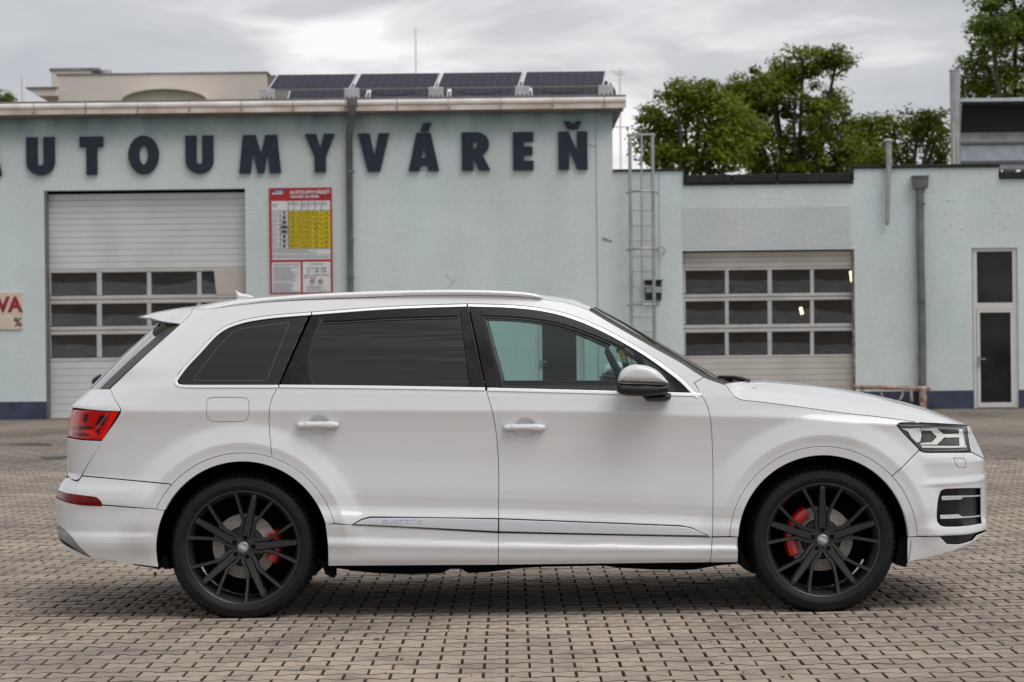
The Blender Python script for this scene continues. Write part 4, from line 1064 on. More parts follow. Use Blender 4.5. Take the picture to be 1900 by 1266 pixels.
M['leaf2'] = leaf_mat('dark_leaf', (0.075, 0.130, 0.010), (0.19, 0.245, 0.022))
def tree(label, blobs, Y, trunk_px, seed, m, leaves_per=70, leaf=.158, dens=1.2, group=None, name='tree'):
    """blobs: px ellipses (cx, cy, rx, ry) that make up the crown; every one gets clumps of leaves spread through its volume and a limb"""
    rng = np.random.default_rng(seed); s = Y / F
    bx, _ = FX(trunk_px, 640, Y)
    t = thing(name, label, 'tree' if name == 'tree' else 'bush', (bx, Y, 0), group)
    V = []; 
    C = []
    mbT = MB()
    cs = [(FX(b[0], b[1], Y), b) for b in blobs]
    zlow = min(z for (x, z), b in cs); fork = max(1.2, zlow * .55)
    mbT.tube([(0, 0, -.05), (.05, 0, fork * .5), (0, .05, fork)], [.26, .2, .17], 9)
    for (x, z), b in cs:
        rx, rz = b[2] * s, b[3] * s; ry = .75 * (rx + rz) / 2 + .2
        yo = rng.uniform(-.8, .8)
        c = np.array([x - bx, yo, z])
        mid = np.array([c[0] * .45, yo * .5, fork + (z - fork) * .5])
        mbT.tube([(0, 0.03, fork - .1), tuple(mid), tuple(c), tuple(c + [rng.uniform(-.3, .3), 0, rz * .7])], [.11, .07, .04, .012], 6)
        n = int(dens * 11 * (rx * rz) ** 0.8 / .35) + 5
        for k in range(n):
            d = rng.normal(size=3); d /= np.linalg.norm(d); q = rng.uniform(.25, 1.0) ** .6
            p = c + d * np.array([rx, ry, rz]) * q
            C.append(p)
            if k % 4 == 0: mbT.tube([tuple(c + (p - c) * .25), tuple(p)], [.022, .008], 4, cap=False)
    C = np.array(C)
    nl = leaves_per
    cen = np.repeat(C, nl, 0); k = len(cen)
    r = rng.normal(0, 1, (k, 3)); r /= np.linalg.norm(r, axis=1)[:, None]
    rad = np.repeat(rng.uniform(.16, .40, len(C)), nl) * rng.uniform(.15, 1.0, k) ** .6
    P = cen + r * rad[:, None] * np.array([1.15, 1.15, .8])
    a = rng.normal(size=(k, 3)); a /= np.linalg.norm(a, axis=1)[:, None]
    nn = r * .5 + np.array([0, -.2, .9]) + rng.normal(0, .45, (k, 3)); nn /= np.linalg.norm(nn, axis=1)[:, None]
    a = np.cross(nn, a); a /= np.linalg.norm(a, axis=1)[:, None]; b_ = np.cross(nn, a)
    L_ = (leaf * rng.uniform(.55, 1.15, k))[:, None]
    v0 = P - a * L_ * .5; v1 = P + b_ * L_ * .24 - nn * L_ * .05; v2 = P + a * L_ * .5; v3 = P - b_ * L_ * .24 - nn * L_ * .05
    VV = np.stack([v0, v1, v2, v3], 1).reshape(-1, 3)
    me = bpy.data.meshes.new('crown'); me.vertices.add(len(VV)); me.vertices.foreach_set('co', VV.ravel())
    me.loops.add(4 * k); me.loops.foreach_set('vertex_index', np.arange(4 * k, dtype=np.int32))
    me.polygons.add(k); me.polygons.foreach_set('loop_start', np.arange(0, 4 * k, 4, dtype=np.int32)); me.materials.append(m); me.update(calc_edges=True)
    o = link(bpy.data.objects.new('crown', me), t)
    mbT.build('trunk', M['bark'], t)
    return t
tree('tall leafy walnut tree with the highest crown behind the workshop roof', [(1430, 165, 55, 45), (1490, 115, 62, 34), (1550, 112, 42, 26), (1395, 225, 55, 60), (1470, 215, 75, 70), (1550, 200, 50, 50), (1575, 265, 45, 50), (1440, 285, 90, 40), (1520, 290, 80, 45), (1365, 200, 45, 42), (1385, 275, 60, 50), (1440, 150, 50, 40), (1590, 300, 60, 32), (1385, 170, 42, 34), (1600, 240, 36, 36)], 60, 1480, 1, M['leaf'])
tree('lower bushy tree next to the caged ladder', [(1255, 185, 40, 30), (1300, 175, 38, 26), (1215, 225, 34, 40), (1275, 245, 70, 55), (1340, 215, 42, 45), (1350, 280, 60, 45), (1230, 285, 45, 35), (1380, 230, 40, 50), (1290, 300, 90, 30), (1320, 200, 45, 40)], 57, 1280, 2, M['leaf'])
tree('loose sparse tree between the walnut tree and the flue pipe', [(1650, 235, 36, 24), (1700, 222, 34, 22), (1740, 240, 24, 38), (1620, 280, 40, 40), (1690, 278, 50, 36), (1752, 285, 22, 26), (1640, 300, 60, 26), (1720, 255, 40, 34), (1612, 240, 38, 30), (1605, 285, 40, 34)], 58, 1670, 3, M['leaf'], 48, dens=.85)
tree('tall dark tree rising behind the ventilation unit', [(1850, 20, 50, 40), (1830, 80, 42, 42), (1890, 80, 60, 60), (1815, 140, 32, 45), (1870, 160, 60, 50), (1900, 10, 60, 60), (1960, 60, 80, 90), (1950, 180, 80, 70)], 55, 1880, 4, M['leaf2'])
tree('small round green bush behind the left end of the gutter', [(8, 185, 16, 11)], 62, 8, 5, M['leaf'], 60, name='bush')
# ------------------------------------------------------------------ the car
CX, CY = 0.05, 12.60
car = thing('parked_car', 'white seven seat SUV parked side on before the car wash, black alloy wheels', 'car', (CX, CY, 0))

def pchip(x, y):
    x = np.asarray(x, float); y = np.asarray(y, float); h = np.diff(x); d = np.diff(y) / h
    m = np.zeros(len(x)); m[0], m[-1] = d[0], d[-1]
    for i in range(1, len(x) - 1):
        if d[i - 1] * d[i] > 0:
            w1, w2 = 2 * h[i] + h[i - 1], h[i] + 2 * h[i - 1]
            m[i] = (w1 + w2) / (w1 / d[i - 1] + w2 / d[i])
    def f(q):
        q = np.clip(np.asarray(q, float), x[0], x[-1]); k = np.clip(np.searchsorted(x, q) - 1, 0, len(x) - 2)
        t = (q - x[k]) / h[k]
        return (y[k] * (1 + 2 * t) * (1 - t) ** 2 + m[k] * h[k] * t * (1 - t) ** 2 + y[k + 1] * t * t * (3 - 2 * t) + m[k + 1] * h[k] * t * t * (t - 1))
    return f
def sm(t): t = np.clip(t, 0, 1); return t * t * (3 - 2 * t)
def loc(px, py, h):
    """photo pixel at half width h -> car coordinates x, z"""
    X, Z = unpx(px, py, CY - np.asarray(h, float)); return X - CX, Z
class Line:      # feature line: px points -> z(x)
    def __init__(s, pts, h=.965):
        p = np.array(pts, float); s.x, s.z = loc(p[:, 0], p[:, 1], h); s.f = pchip(s.x, s.z) if len(pts) > 2 else None
    def __call__(s, x): return s.f(x) if s.f else np.interp(x, s.x, s.z)
LINES = [Line([(90, 1052), (609, 1050), (1330, 1043.5), (1840, 1040)]),
         Line([(90, 1003), (609, 1007), (925, 1013), (1330, 1018), (1840, 1022)]),
         Line([(90, 972), (609, 973), (925, 989), (1330, 998), (1840, 1000)]),
         Line([(90, 955), (609, 957), (690, 960), (925, 963), (1270, 977), (1330, 980), (1840, 990)]),
         Line([(90, 910), (609, 914), (925, 922), (1310, 935), (1840, 950)]),
         Line([(90, 757), (230, 763), (540, 762), (1090, 764), (1300, 772), (1450, 775), (1560, 783), (1665, 790), (1840, 804)]),
         Line([(90, 735), (230, 735), (540, 731.5), (1090, 739.5), (1308, 746), (1380, 751), (1560, 766), (1665, 780), (1840, 796)]),
         Line([(90, 722), (515, 720), (900, 725), (1300, 736), (1450, 741), (1560, 757), (1665, 772), (1840, 790)])]
P_DOOR = pchip([0, .3, .7, .92, 1.04, 1.36, 2.0, 3.0, 3.26, 3.46, 3.7, 3.96, 4.06, 4.25, 4.45, 4.7, 4.9, 4.97, 5.0, 5.05, 5.6, 6.0, 6.4, 7.0],
               [.966, .980, .987, .9915, .989, .976, .975, .969, .9565, .9515, .9525, .9545, .9537, .9495, .947, .950, .958, .9622, .9634, .9625, .951, .9435, .9395, .934])
P_BODY = pchip([0, 1, 2, 3, 4.0, 4.25, 4.45, 4.7, 4.9, 4.97, 5.0, 5.05, 5.6, 6.0, 6.4, 6.7, 7.0],
               [.950, .952, .952, .951, .950, .948, .947, .950, .958, .9622, .9634, .9625, .951, .9435, .9395, .9368, .934])
def WC(px, py):
    x, z = loc(px, py, .93); return float(x), float(z)
RW, FW = WC(450, 1017), WC(1528, 1003)
FLARE = pchip([0, .30, .44, .500, .506, .538, .545, .551, .60, .638, .650, .67, .69, 5], [.030, .030, .030, .031, .031, .0335, .0335, .0318, .0155, .0032, .0014, .0004, 0, 0])
XE = Line([(1796, 640), (1797, 788), (1815, 825), (1828, 853), (1829.5, 900), (1829.5, 960), (1832, 984), (1831, 992), (1828, 1060)], .5)
XR = Line([(104, 1040), (103.5, 975), (103, 935), (104.5, 920), (110, 903), (120, 886), (124, 878), (124, 812), (130, 768), (133, 752), (167, 722), (220, 676), (300, 602), (334, 570)], .62)
def _zx(Ln):
    o = np.argsort(Ln.z); zz, xx = Ln.z[o], Ln.x[o]
    g = np.linspace(zz[0], zz[-1], 900); v = np.interp(g, zz, xx); k = np.exp(-np.linspace(-2, 2, 15) ** 2); k /= k.sum()
    v = np.convolve(np.pad(v, 7, 'edge'), k, 'valid'); return lambda z: np.interp(z, g, v)
XEz, XRz = _zx(XE), _zx(XR)
T_F = pchip([-.2, -.02, 0, .012, .033, .08, .139, .209, .304, .453, .596, .73, 9], [-.60, -.53, -.475, -.435, -.385, -.295, -.215, -.145, -.09, -.035, -.010, 0, 0])
T_R = pchip([-.2, -.02, 0, .010, .0275, .058, .1, .168, .288, .458, .62, 9], [-.48, -.41, -.355, -.318, -.275, -.205, -.135, -.075, -.030, -.006, 0, 0])
CUPS = [loc(592, 790, .955), loc(975, 795, .955)]
# bumper relief, by image rows: extra half width
def zrow(v, px, h=.9): return float(loc(px, v, h)[1])
B_R = pchip([zrow(v, 200) for v in (1062, 1030, 1012, 1006, 996, 985, 950, 930, 916, 896, 884, 870, 700)], [-.012, .010, .024, .026, .024, .014, .014, .018, .016, .003, 0, 0, 0])
B_F = pchip([zrow(v, 1760) for v in (1060, 1040, 1012, 997, 992, 984, 966, 958, 905, 899, 886, 870, 852, 846, 838, 820, 700)], [.0, .010, .022, .026, .032, .030, .010, .006, .006, .012, .0, .0, .004, .0, -.014, -.016, -.012])
def H(x, z):
    x = np.asarray(x, float); z = np.asarray(z, float)
    zs = [L(x) for L in LINES]
    u = np.zeros_like(x + z)
    for i in range(7): u = u + np.clip((z - zs[i]) / np.maximum(1e-4, zs[i + 1] - zs[i]), 0, 1)
    xd0, xd1 = loc(560, 800, .96)[0], loc(1400, 800, .96)[0]
    wd = sm((x - xd0 + .06) / .12) * sm((xd1 + .03 - x) / .10)
    h = P_DOOR(u) * wd + P_BODY(u) * (1 - wd)
    dz = np.maximum(0, z - zs[7]); h = h - .40 * dz - .27 * dz * dz
    for (wx, wz) in (RW, FW):
        R = np.hypot(x - wx, z - wz); h = h + FLARE(R) * sm((z - wz + .06) / .22)
    for (cx, cz) in CUPS:
        q = ((x - cx) / .064) ** 2 + ((z - cz) / .058) ** 2
        h = h - .017 * sm((1 - q) * 1.35)
    df, dr = XEz(z) - x, x - XRz(z)
    up = sm((z - zs[7] - .0) / .12)
    h = h + T_F(df) + T_R(dr) * (1 - .55 * up)
    xr = loc(310, 930, .9)[0]; h = h + B_R(z) * sm((xr - x) / .12) * (1 - up)
    xf = loc(1690, 930, .9)[0]; h = h + B_F(z) * sm((x - xf) / .14) * sm((zs[5] - z) / .03)
    return h
def px2(pts, hf=None, off=0.0, it=30):
    p = np.array(pts, float); h = np.full(len(p), .93)
    f = H if hf is None else hf
    for _ in range(it):
        x, z = loc(p[:, 0], p[:, 1], h + off); h = .4 * h + .6 * f(x, z)
    x, z = loc(p[:, 0], p[:, 1], h + off)
    return np.c_[x, z]
def spline(pts, step=3.0):
    P = np.array(pts, float)
    if len(P) < 3: return P
    Q = np.vstack([2 * P[0] - P[1], P, 2 * P[-1] - P[-2]]); out = []
    for i in range(1, len(Q) - 2):
        a, b, c, d = Q[i - 1], Q[i], Q[i + 1], Q[i + 2]
        n = max(2, int(np.linalg.norm(c - b) / step))
        # centripetal Catmull-Rom
        t0 = 0; t1 = t0 + max(1e-6, np.linalg.norm(b - a)) ** .5; t2 = t1 + max(1e-6, np.linalg.norm(c - b)) ** .5; t3 = t2 + max(1e-6, np.linalg.norm(d - c)) ** .5
        for k in range(n):
            t = t1 + (t2 - t1) * k / n
            A1 = (t1 - t) / (t1 - t0) * a + (t - t0) / (t1 - t0) * b; A2 = (t2 - t) / (t2 - t1) * b + (t - t1) / (t2 - t1) * c; A3 = (t3 - t) / (t3 - t2) * c + (t - t2) / (t3 - t2) * d
            B1 = (t2 - t) / (t2 - t0) * A1 + (t - t0) / (t2 - t0) * A2; B2 = (t3 - t) / (t3 - t1) * A2 + (t - t1) / (t3 - t1) * A3
            out.append((t2 - t) / (t2 - t1) * B1 + (t - t1) / (t2 - t1) * B2)
    out.append(P[-1]); return np.array(out)
def outline(*segs):
    out = []
    for s in segs:
        s = spline(s) if len(s) > 2 else np.array(s, float)
        for p in s:
            if not out or np.hypot(*(p - out[-1])) > .25: out.append(p)
    if np.hypot(*(out[0] - out[-1])) < .25: out.pop()
    return np.array(out)
def arc(c, R, a0, a1, n=60):
    """degrees, 0 = right, 90 = up in the picture"""
    a = np.radians(np.linspace(a0, a1, n)); return [(c[0] + R * math.cos(t), c[1] - R * math.sin(t)) for t in a]
def ang(c, p): return math.degrees(math.atan2(-(p[1] - c[1]), p[0] - c[0]))
CRW, CFW = (450, 1017), (1528, 1003)

def resample(P, step):
    P = np.asarray(P); out = []
    for a, b in zip(P, np.roll(P, -1, 0)):
        d = np.linalg.norm(b - a); n = max(1, int(math.ceil(d / step)))
        for k in range(n): out.append(a + (b - a) * k / n)
    return np.array(out)
def offset(P, g):
    """move a counter-clockwise loop inwards by g"""
    P = np.asarray(P); a = np.roll(P, 1, 0); b = np.roll(P, -1, 0)
    t1 = P - a; t2 = b - P; t1 /= np.linalg.norm(t1, axis=1)[:, None] + 1e-12; t2 /= np.linalg.norm(t2, axis=1)[:, None] + 1e-12
    n1 = np.c_[-t1[:, 1], t1[:, 0]]; n2 = np.c_[-t2[:, 1], t2[:, 0]]; n = n1 + n2; n /= np.linalg.norm(n, axis=1)[:, None] + 1e-12
    c = np.clip((n * n1).sum(1), .5, 1); return P + n * (g / c)[:, None]
def clean(P, eps=.0008):
    out = [P[0]]
    for p in P[1:]:
        if np.linalg.norm(p - out[-1]) > eps: out.append(p)
    return np.array(out)

def surf(outer, holes, hf, lift, step, edge, extra=None, feat=False):
    mn, mx = outer.min(0), outer.max(0)
    gx = np.arange(mn[0], mx[0], step); gz = np.arange(mn[1], mx[1], step * .75)
    G = np.array([(x + (step * .5 if j % 2 else 0), z) for j, z in enumerate(gz) for x in gx])
    if feat and len(G):      # keep the plain grid clear of the feature rows
        ok = np.ones(len(G), bool)
        for (wx, wz) in (RW, FW):
            R = np.hypot(G[:, 0] - wx, G[:, 1] - wz); ok &= ~(((R > .524) & (R < .565)) | ((R > .626) & (R < .655))) | (G[:, 1] < wz)
        for k in (1, 3, 4, 5, 6): ok &= np.abs(G[:, 1] - LINES[k](G[:, 0])) > .014
        G = G[ok]
    if extra is not None: G = np.vstack([G, extra])
    if len(G):
        k = pip(outer, G)
        for h in holes: k &= ~pip(h, G)
        G = G[k]
        if len(G): G = G[seg_dist(G, [outer] + list(holes)) > edge]
    return triangulate(outer, holes, G)
MIRROR = True
def panel(name, out_px, m, parent, lift=0.0, gap=.0015, holes=(), thick=.014, step=.016, hf=None, both=True, extra=None, bstep=.012, world=False, edge_round=True, solid=False):
    """a piece of the skin: outline in photo pixels laid on the half-width function, with turned-in edges; the far side gets its mirror twin"""
    f = H if hf is None else hf
    o = np.asarray(out_px, float) if world else px2(out_px, f, lift)
    if signed_area(o) < 0: o = o[::-1]
    r = .0020 if edge_round else 0.0
    o = clean(resample(clean(o), bstep)); o = offset(o, gap + r)
    hs = []
    for h in holes:
        q = px2(h, f, lift)
        if signed_area(q) > 0: q = q[::-1]
        q = clean(resample(clean(q), bstep)); hs.append(offset(q, gap + r))
    if hf is None and step >= .012 and len(o):
        gx = np.arange(o[:, 0].min(), o[:, 0].max(), .018); ex = []
        for k in (1, 3, 4, 5, 6):
            zl = LINES[k](gx)
            for dz in (-.008, 0.0, .008): ex.append(np.c_[gx + (.009 if dz else 0), zl + dz])
        aa = np.arange(0, math.pi, .015)
        for (wx, wz) in (RW, FW):
            for R in (.532, .539, .545, .5505, .557, .633, .640, .648): ex.append(np.c_[wx + R * np.cos(aa), wz + R * np.sin(aa)])
        ex = np.vstack(ex); extra = ex if extra is None else np.vstack([ex, extra])
    vv, T, loops = surf(o, hs, f, lift, step, min(.006, step * .45), extra, hf is None and step >= .012)
    x, z = vv[:, 0], vv[:, 1]; e = .0015
    h = f(x, z) + lift
    hx = (f(x + e, z) - f(x - e, z)) / (2 * e); hz = (f(x, z + e) - f(x, z - e)) / (2 * e)
    N = np.c_[-hx, -np.ones(len(x)), -hz]; N /= np.linalg.norm(N, axis=1)[:, None]
    V = np.c_[x, -h, z]
    Vs = [V]; Ns = [N]; Fs = [T]; n = len(V)
    for L in loops:
        L = np.array(L); p = vv[L]; a = np.roll(p, 1, 0); b = np.roll(p, -1, 0); t = b - a; t /= np.linalg.norm(t, axis=1)[:, None] + 1e-12
        on = np.c_[t[:, 1], -t[:, 0]]                       # outward in the plane
        e1 = np.c_[p[:, 0] + on[:, 0] * r, V[L][:, 1] + r, p[:, 1] + on[:, 1] * r]
        e2 = e1.copy(); e2[:, 1] = V[L][:, 1] + thick
        n0 = N[L]; n1 = np.c_[on[:, 0], np.zeros(len(L)), on[:, 1]]
        k = len(L); i0 = n; ring = [V[L], e1, e2]
        Vs += ring; nm = n0 + n1; nm /= np.linalg.norm(nm, axis=1)[:, None]; Ns += [n0, nm, n1]
        q = np.arange(k); q2 = (q + 1) % k
        for lv in range(2):
            A, B = i0 + lv * k, i0 + (lv + 1) * k
            Fs.append(np.c_[A + q, B + q, A + q2]); Fs.append(np.c_[A + q2, B + q, B + q2])
        n += 3 * k
    if solid:
        Vb = np.c_[x, -h + thick, z]; Vs.append(Vb); Ns.append(-N); Fs.append(T[:, ::-1] + n); n += len(Vb)
    o1 = mesh_obj(name, np.vstack(Vs), np.vstack(Fs).tolist(), m, parent, True, np.vstack(Ns))
    if both:
        o2 = bpy.data.objects.new(name, o1.data); o2.scale = (1, -1, 1); link(o2, parent)
    return o1
def mirror(o):
    d = bpy.data.objects.new(o.name.split('.')[0], o.data); d.location = (o.location.x, -o.location.y, o.location.z); d.scale = (1, -1, 1)
    return link(d, o.parent)
def pillow(name, out_px, m, parent, h0, A, R, back=.0, step=.008, both=True, hf=None, cut=None):
    """a bulging piece: flat outline h0 out from the centre plane, rising A over a rim R wide"""
    g = (lambda x, z: np.full_like(np.asarray(x, float), h0)) if hf is None else (lambda x, z: hf(x, z) + h0)
    o = px2(out_px, g)
    if signed_area(o) < 0: o = o[::-1]
    o = clean(resample(clean(o), step))
    vv, T, loops = surf(o, [], None, 0, step, step * .4)
    d = seg_dist(vv, [o]); q = np.clip(d / R, 0, 1); b = A * np.sqrt(np.clip(1 - (1 - q) ** 2, 0, 1))
    base = g(vv[:, 0], vv[:, 1]); n = len(vv)
    V = np.vstack([np.c_[vv[:, 0], -(base + b), vv[:, 1]], np.c_[vv[:, 0], -(base - back * np.sqrt(np.clip(1 - (1 - q) ** 2, 0, 1)) - .0005), vv[:, 1]]])
    Fc = [tuple(t) for t in T] + [tuple(int(i) + n for i in t[::-1]) for t in T]
    for L in loops:
        for i in range(len(L)):
            a, c = L[i], L[(i + 1) % len(L)]; Fc.append((a, n + a, n + c, c))
    ob = mesh_obj(name, V, Fc, m, parent, True)
    if both: mirror(ob)
    return ob

# ---------------- shared outlines (photo pixels)
SEAM_RD_REAR = [(515.5, 719), (510, 729), (504, 741), (501, 752), (499.3, 766), (499.5, 790), (502, 825), (506, 858)]
aR = 176.0
ptR = arc(CRW, aR, ang(CRW, (506, 850)), ang(CRW, (290, 946)) + 360 if ang(CRW, (290, 946)) < 0 else ang(CRW, (290, 946)), 60)
def arcpts(c, R, p0, p1, n=50):
    a0, a1 = ang(c, p0), ang(c, p1); a1 = a0 + (a1 - a0 + 180) % 360 - 180; return arc(c, R, a0, a1, n)
SEAM_MID = [(901.5, 724), (907, 741), (912.5, 760), (918.5, 789), (922.5, 820), (925, 860), (925.3, 920), (925, 988)]
SEAM_FRONT = [(1302, 735), (1308, 744), (1313.5, 757), (1319, 784), (1321.5, 820), (1323, 883), (1323, 940), (1322, 996)]
HOOD_SEAM = [(1346, 713), (1357, 729), (1366, 738), (1377, 742.5), (1400, 745), (1450, 751), (1505, 758.5), (1560, 766), (1640, 775), (1708, 784.2)]
PILLAR_EDGE = [(1095, 576), (1142, 604), (1213, 644), (1262, 671), (1308, 699.5)]
DLO = outline([(345, 720), (338, 719.6), (330, 718), (325, 714), (323, 709), (325, 703), (331, 694), (345, 676), (365, 655), (400, 618), (420, 605), (450, 594.5), (500, 586), (577, 579.5), (700, 570.5), (780, 566.8), (866, 564.3), (950, 566.5), (1000, 571.5), (1040, 579.5), (1080, 592.5), (1120, 610), (1160, 631), (1200, 655), (1240, 683), (1268, 705), (1288, 725), (1300, 736)],
              [(1300, 736), (1200, 733.5), (1090, 730.5), (900, 726), (700, 722.5), (515, 720.3), (345, 720)])
# body side (quarter panel, D pillar, roof side, A pillar)
TOP_EDGE = [(356, 573), (387, 573.5), (440, 567), (495, 561.5), (540, 558.5), (685, 552.5), (800, 547.5), (916, 548.5), (980, 552), (1011, 556), (1050, 562), (1095, 576)]
body_side = outline([(204, 722), (214, 743), (221.5, 755), (224.3, 761), (222, 769), (190, 816)], [(190, 816), (152, 883)], [(152, 883), (230, 890), (314, 898)],
                    arcpts(CRW, aR, (314, 898), (506, 850)), SEAM_RD_REAR[::-1], [(515.5, 719), (515, 720.3)], DLO[::-1][np.argmin(np.hypot(*(DLO[::-1] - (515, 720.3)).T)):][:0] if False else [(515, 720.3), (345, 720)],
                    [tuple(p) for p in DLO[:np.argmin(np.hypot(*(DLO - (1300, 736)).T)) + 1][::6]] + [(1300, 736)], [(1300, 736), (1295, 722), (1288, 711)], [(1288, 711), (1308, 699.5)], PILLAR_EDGE[::-1], TOP_EDGE[::-1], [(356, 573), (355, 581), (345, 592), (334, 602)], [(334, 602), (264, 665), (204, 722)])
def ellipse_pts(cx, cz, rx, rz, s):
    g = np.arange(-1, 1.001, s / rx); return np.array([(cx + a * rx, cz + b * rz) for a in g for b in np.arange(-1, 1.001, s / rz) if a * a + b * b < 1])
FLAP = outline([(392, 738.6), (422, 737.6), (452, 738.5)], [(452, 738.5), (459, 741), (462, 748)], [(462, 748), (461.8, 760), (461, 770)], [(461, 770), (458, 779), (449, 782.5)], [(449, 782.5), (420, 783), (400, 782.8)], [(400, 782.8), (388, 780), (383.5, 771)], [(383.5, 771), (383, 760), (383.3, 748)], [(383.3, 748), (385.5, 741), (392, 738.6)])
# the skin
panel('body_side', body_side, M['paint'], car, holes=[FLAP])
panel('fuel_flap', FLAP, M['paint'], car, gap=.0018, both=False)
panel('body_patch', FLAP, M['paint'], car, gap=-.004, both=True, lift=-.010).scale = (1, 1, 1)
rd = outline(SEAM_RD_REAR, arcpts(CRW, aR, (506, 850), (617, 971)), [(617, 971), (655, 975), (925, 988.5)], SEAM_MID[::-1], [(901.5, 724), (700, 720.8), (515.5, 719)])
cup = [ellipse_pts(c[0], c[1], .07, .063, .006) for c in CUPS]
rear_door = panel('rear_door', rd, M['paint'], car, extra=cup[0])
fd = outline(SEAM_MID, [(925, 988.5), (1322, 997)], SEAM_FRONT[::-1], [(1302, 735), (1090, 729), (901.5, 724)])
front_door = panel('front_door', fd, M['paint'], car, extra=cup[1])
panel('sill_cover', outline([(603.5, 972), (655, 974.8), (925, 989.0)], [(925, 989.0), (924.5, 1048.5)], [(924.5, 1048.5), (609, 1050.5)], [(609, 1050.5), (608, 1010), (603.5, 972)]), M['paint'], rear_door)
panel('sill_cover', outline([(925, 989.0), (1322, 997.4)], [(1322, 997.4), (1317.5, 1044)], [(1317.5, 1044), (924.5, 1048.5)], [(924.5, 1048.5), (925, 989.0)]), M['paint'], front_door)
HL = outline([(1665, 790), (1666, 787), (1669, 786), (1684, 785), (1710.8, 784.8), (1740, 786), (1792.6, 790)], [(1792.6, 790), (1800, 837)], [(1800, 837), (1760, 838.6), (1722, 838.7)], [(1722, 838.7), (1713, 837.5), (1706.3, 833)], [(1706.3, 833), (1673, 800), (1665, 790)])
fender = outline(SEAM_FRONT[::-1], [(1302, 735), (1300, 736)], [(1300, 736), (1295, 722), (1288, 711)], [(1288, 711), (1308, 699.5)], [(1308, 699.5), (1346, 713)], HOOD_SEAM, [(1708, 784.2), (1684, 784.6), (1668, 785.6), (1664, 790)], [(1664, 790), (1673, 801), (1706, 835)], [(1706, 835), (1657, 882)],
                 arcpts(CFW, aR - 2, (1657, 882), (1354, 995.5), 70), [(1354, 995.5), (1322, 996)])
panel('front_fender', fender, M['paint'], car)
panel('sill_end', outline([(1322, 997.5), (1369, 997)], [(1369, 997), (1369, 1044)], [(1369, 1044), (1317.5, 1044)], [(1317.5, 1044), (1322, 997.5)]), M['paint'], car)
# arch trims
trim = outline(arcpts(CFW, aR - 2, (1354, 995.5), (1699, 995)), [(1699, 995), (1684, 997)], arcpts(CFW, 158, (1684, 997), (1369, 997)), [(1369, 997), (1354, 995.5)])
# arcs run over the top
trim = outline(arc(CFW, aR - 2, 177.6, 2.4, 90), arc(CFW, 157.5, 2.2, 177.8, 90))
panel('arch_trim', trim, M['paint'], car, lift=.0015, thick=.05, step=.012)
trim = outline(arc(CRW, aR, 156.0, 14.8, 90), arc(CRW, 160, 15.9, 154.5, 90))
panel('arch_trim', trim, M['paint'], car, lift=.0015, thick=.05, step=.012)
# rear bumper
a290 = ang(CRW, (290, 946))
rb_up = outline([(107.0, 911), (113, 898), (122, 886)], [(122, 886), (129, 886.5), (134, 891)], [(134, 891), (143, 893.5), (147, 891), (152, 884)], [(152, 884), (230, 891), (314, 899)], arcpts(CRW, aR, (314, 899), (290, 945)), [(290, 945), (240, 941), (190, 937)], [(190, 937), (160, 927), (107.0, 911)])
panel('rear_bumper', rb_up, M['paint'], car, step=.012)
rb_lo = outline([(103.5, 934), (104.5, 960), (106.5, 974)], [(106.5, 974), (118, 982), (130, 994)], [(130, 994), (150, 1018), (168, 1034)], [(168, 1034), (240, 1046), (294, 1053)], arcpts(CRW, 160, (294, 1050), (305, 949)), [(305, 948), (290, 945.5), (240, 942), (190, 938.2)], [(190, 938.2), (150, 937), (118, 930), (104, 923.5)], [(104, 924), (103.5, 934)])
panel('lower_bumper', rb_lo, M['paint'], car, step=.012)
refl = outline([(107, 912), (140, 917), (176, 921.5)], [(176, 921.5), (183, 925), (189.3, 933)], [(189.3, 933), (190, 940.2)], [(190, 940.2), (150, 938), (120, 932), (105.5, 926)], [(105.5, 926), (107, 912)])
rf = panel('rear_reflector', refl, M['redrefl'], car, lift=.003, gap=.001, step=.01)
panel('lamp_cell', outline([(156, 928), (176, 929)], [(176, 929), (176, 932)], [(176, 932), (158, 931.5)], [(158, 931.5), (156, 928)]), M['reddark'], rf, lift=.0045, gap=0, both=False, thick=.003)
dif = outline([(106, 974), (118, 982), (130, 994)], [(130, 994), (150, 1018), (168, 1034)], [(168, 1034), (154, 1030), (137.5, 1018), (112, 1000)], [(112, 1000), (108, 992), (106, 974)])
panel('rear_diffuser', dif, M['greymetal'], car, lift=-.004, gap=.001, step=.01, hf=lambda x, z: H(x, np.maximum(z, .32)))
rec = outline([(108, 990), (130, 1004), (150, 1016)], [(150, 1016), (166, 1034)], [(166, 1034), (150, 1033.5), (130, 1020), (112, 1004)], [(112, 1004), (108, 990)])
panel('exhaust_recess', rec, M['black'], car, lift=-.022, gap=-.001, step=.01, hf=lambda x, z: H(x, np.maximum(z, .32)))
tip = outline([(113.5, 1008.5), (130, 1017.7), (155.6, 1029.7)], [(155.6, 1029.7), (168, 1034.5)], [(168, 1034.5), (142, 1035.2)], [(142, 1035.2), (134, 1028), (113.5, 1008.5)])
panel('exhaust_tip', tip, M['chrome'], car, lift=-.010, gap=0, step=.01, thick=.05, hf=lambda x, z: H(x, np.maximum(z, .32)))
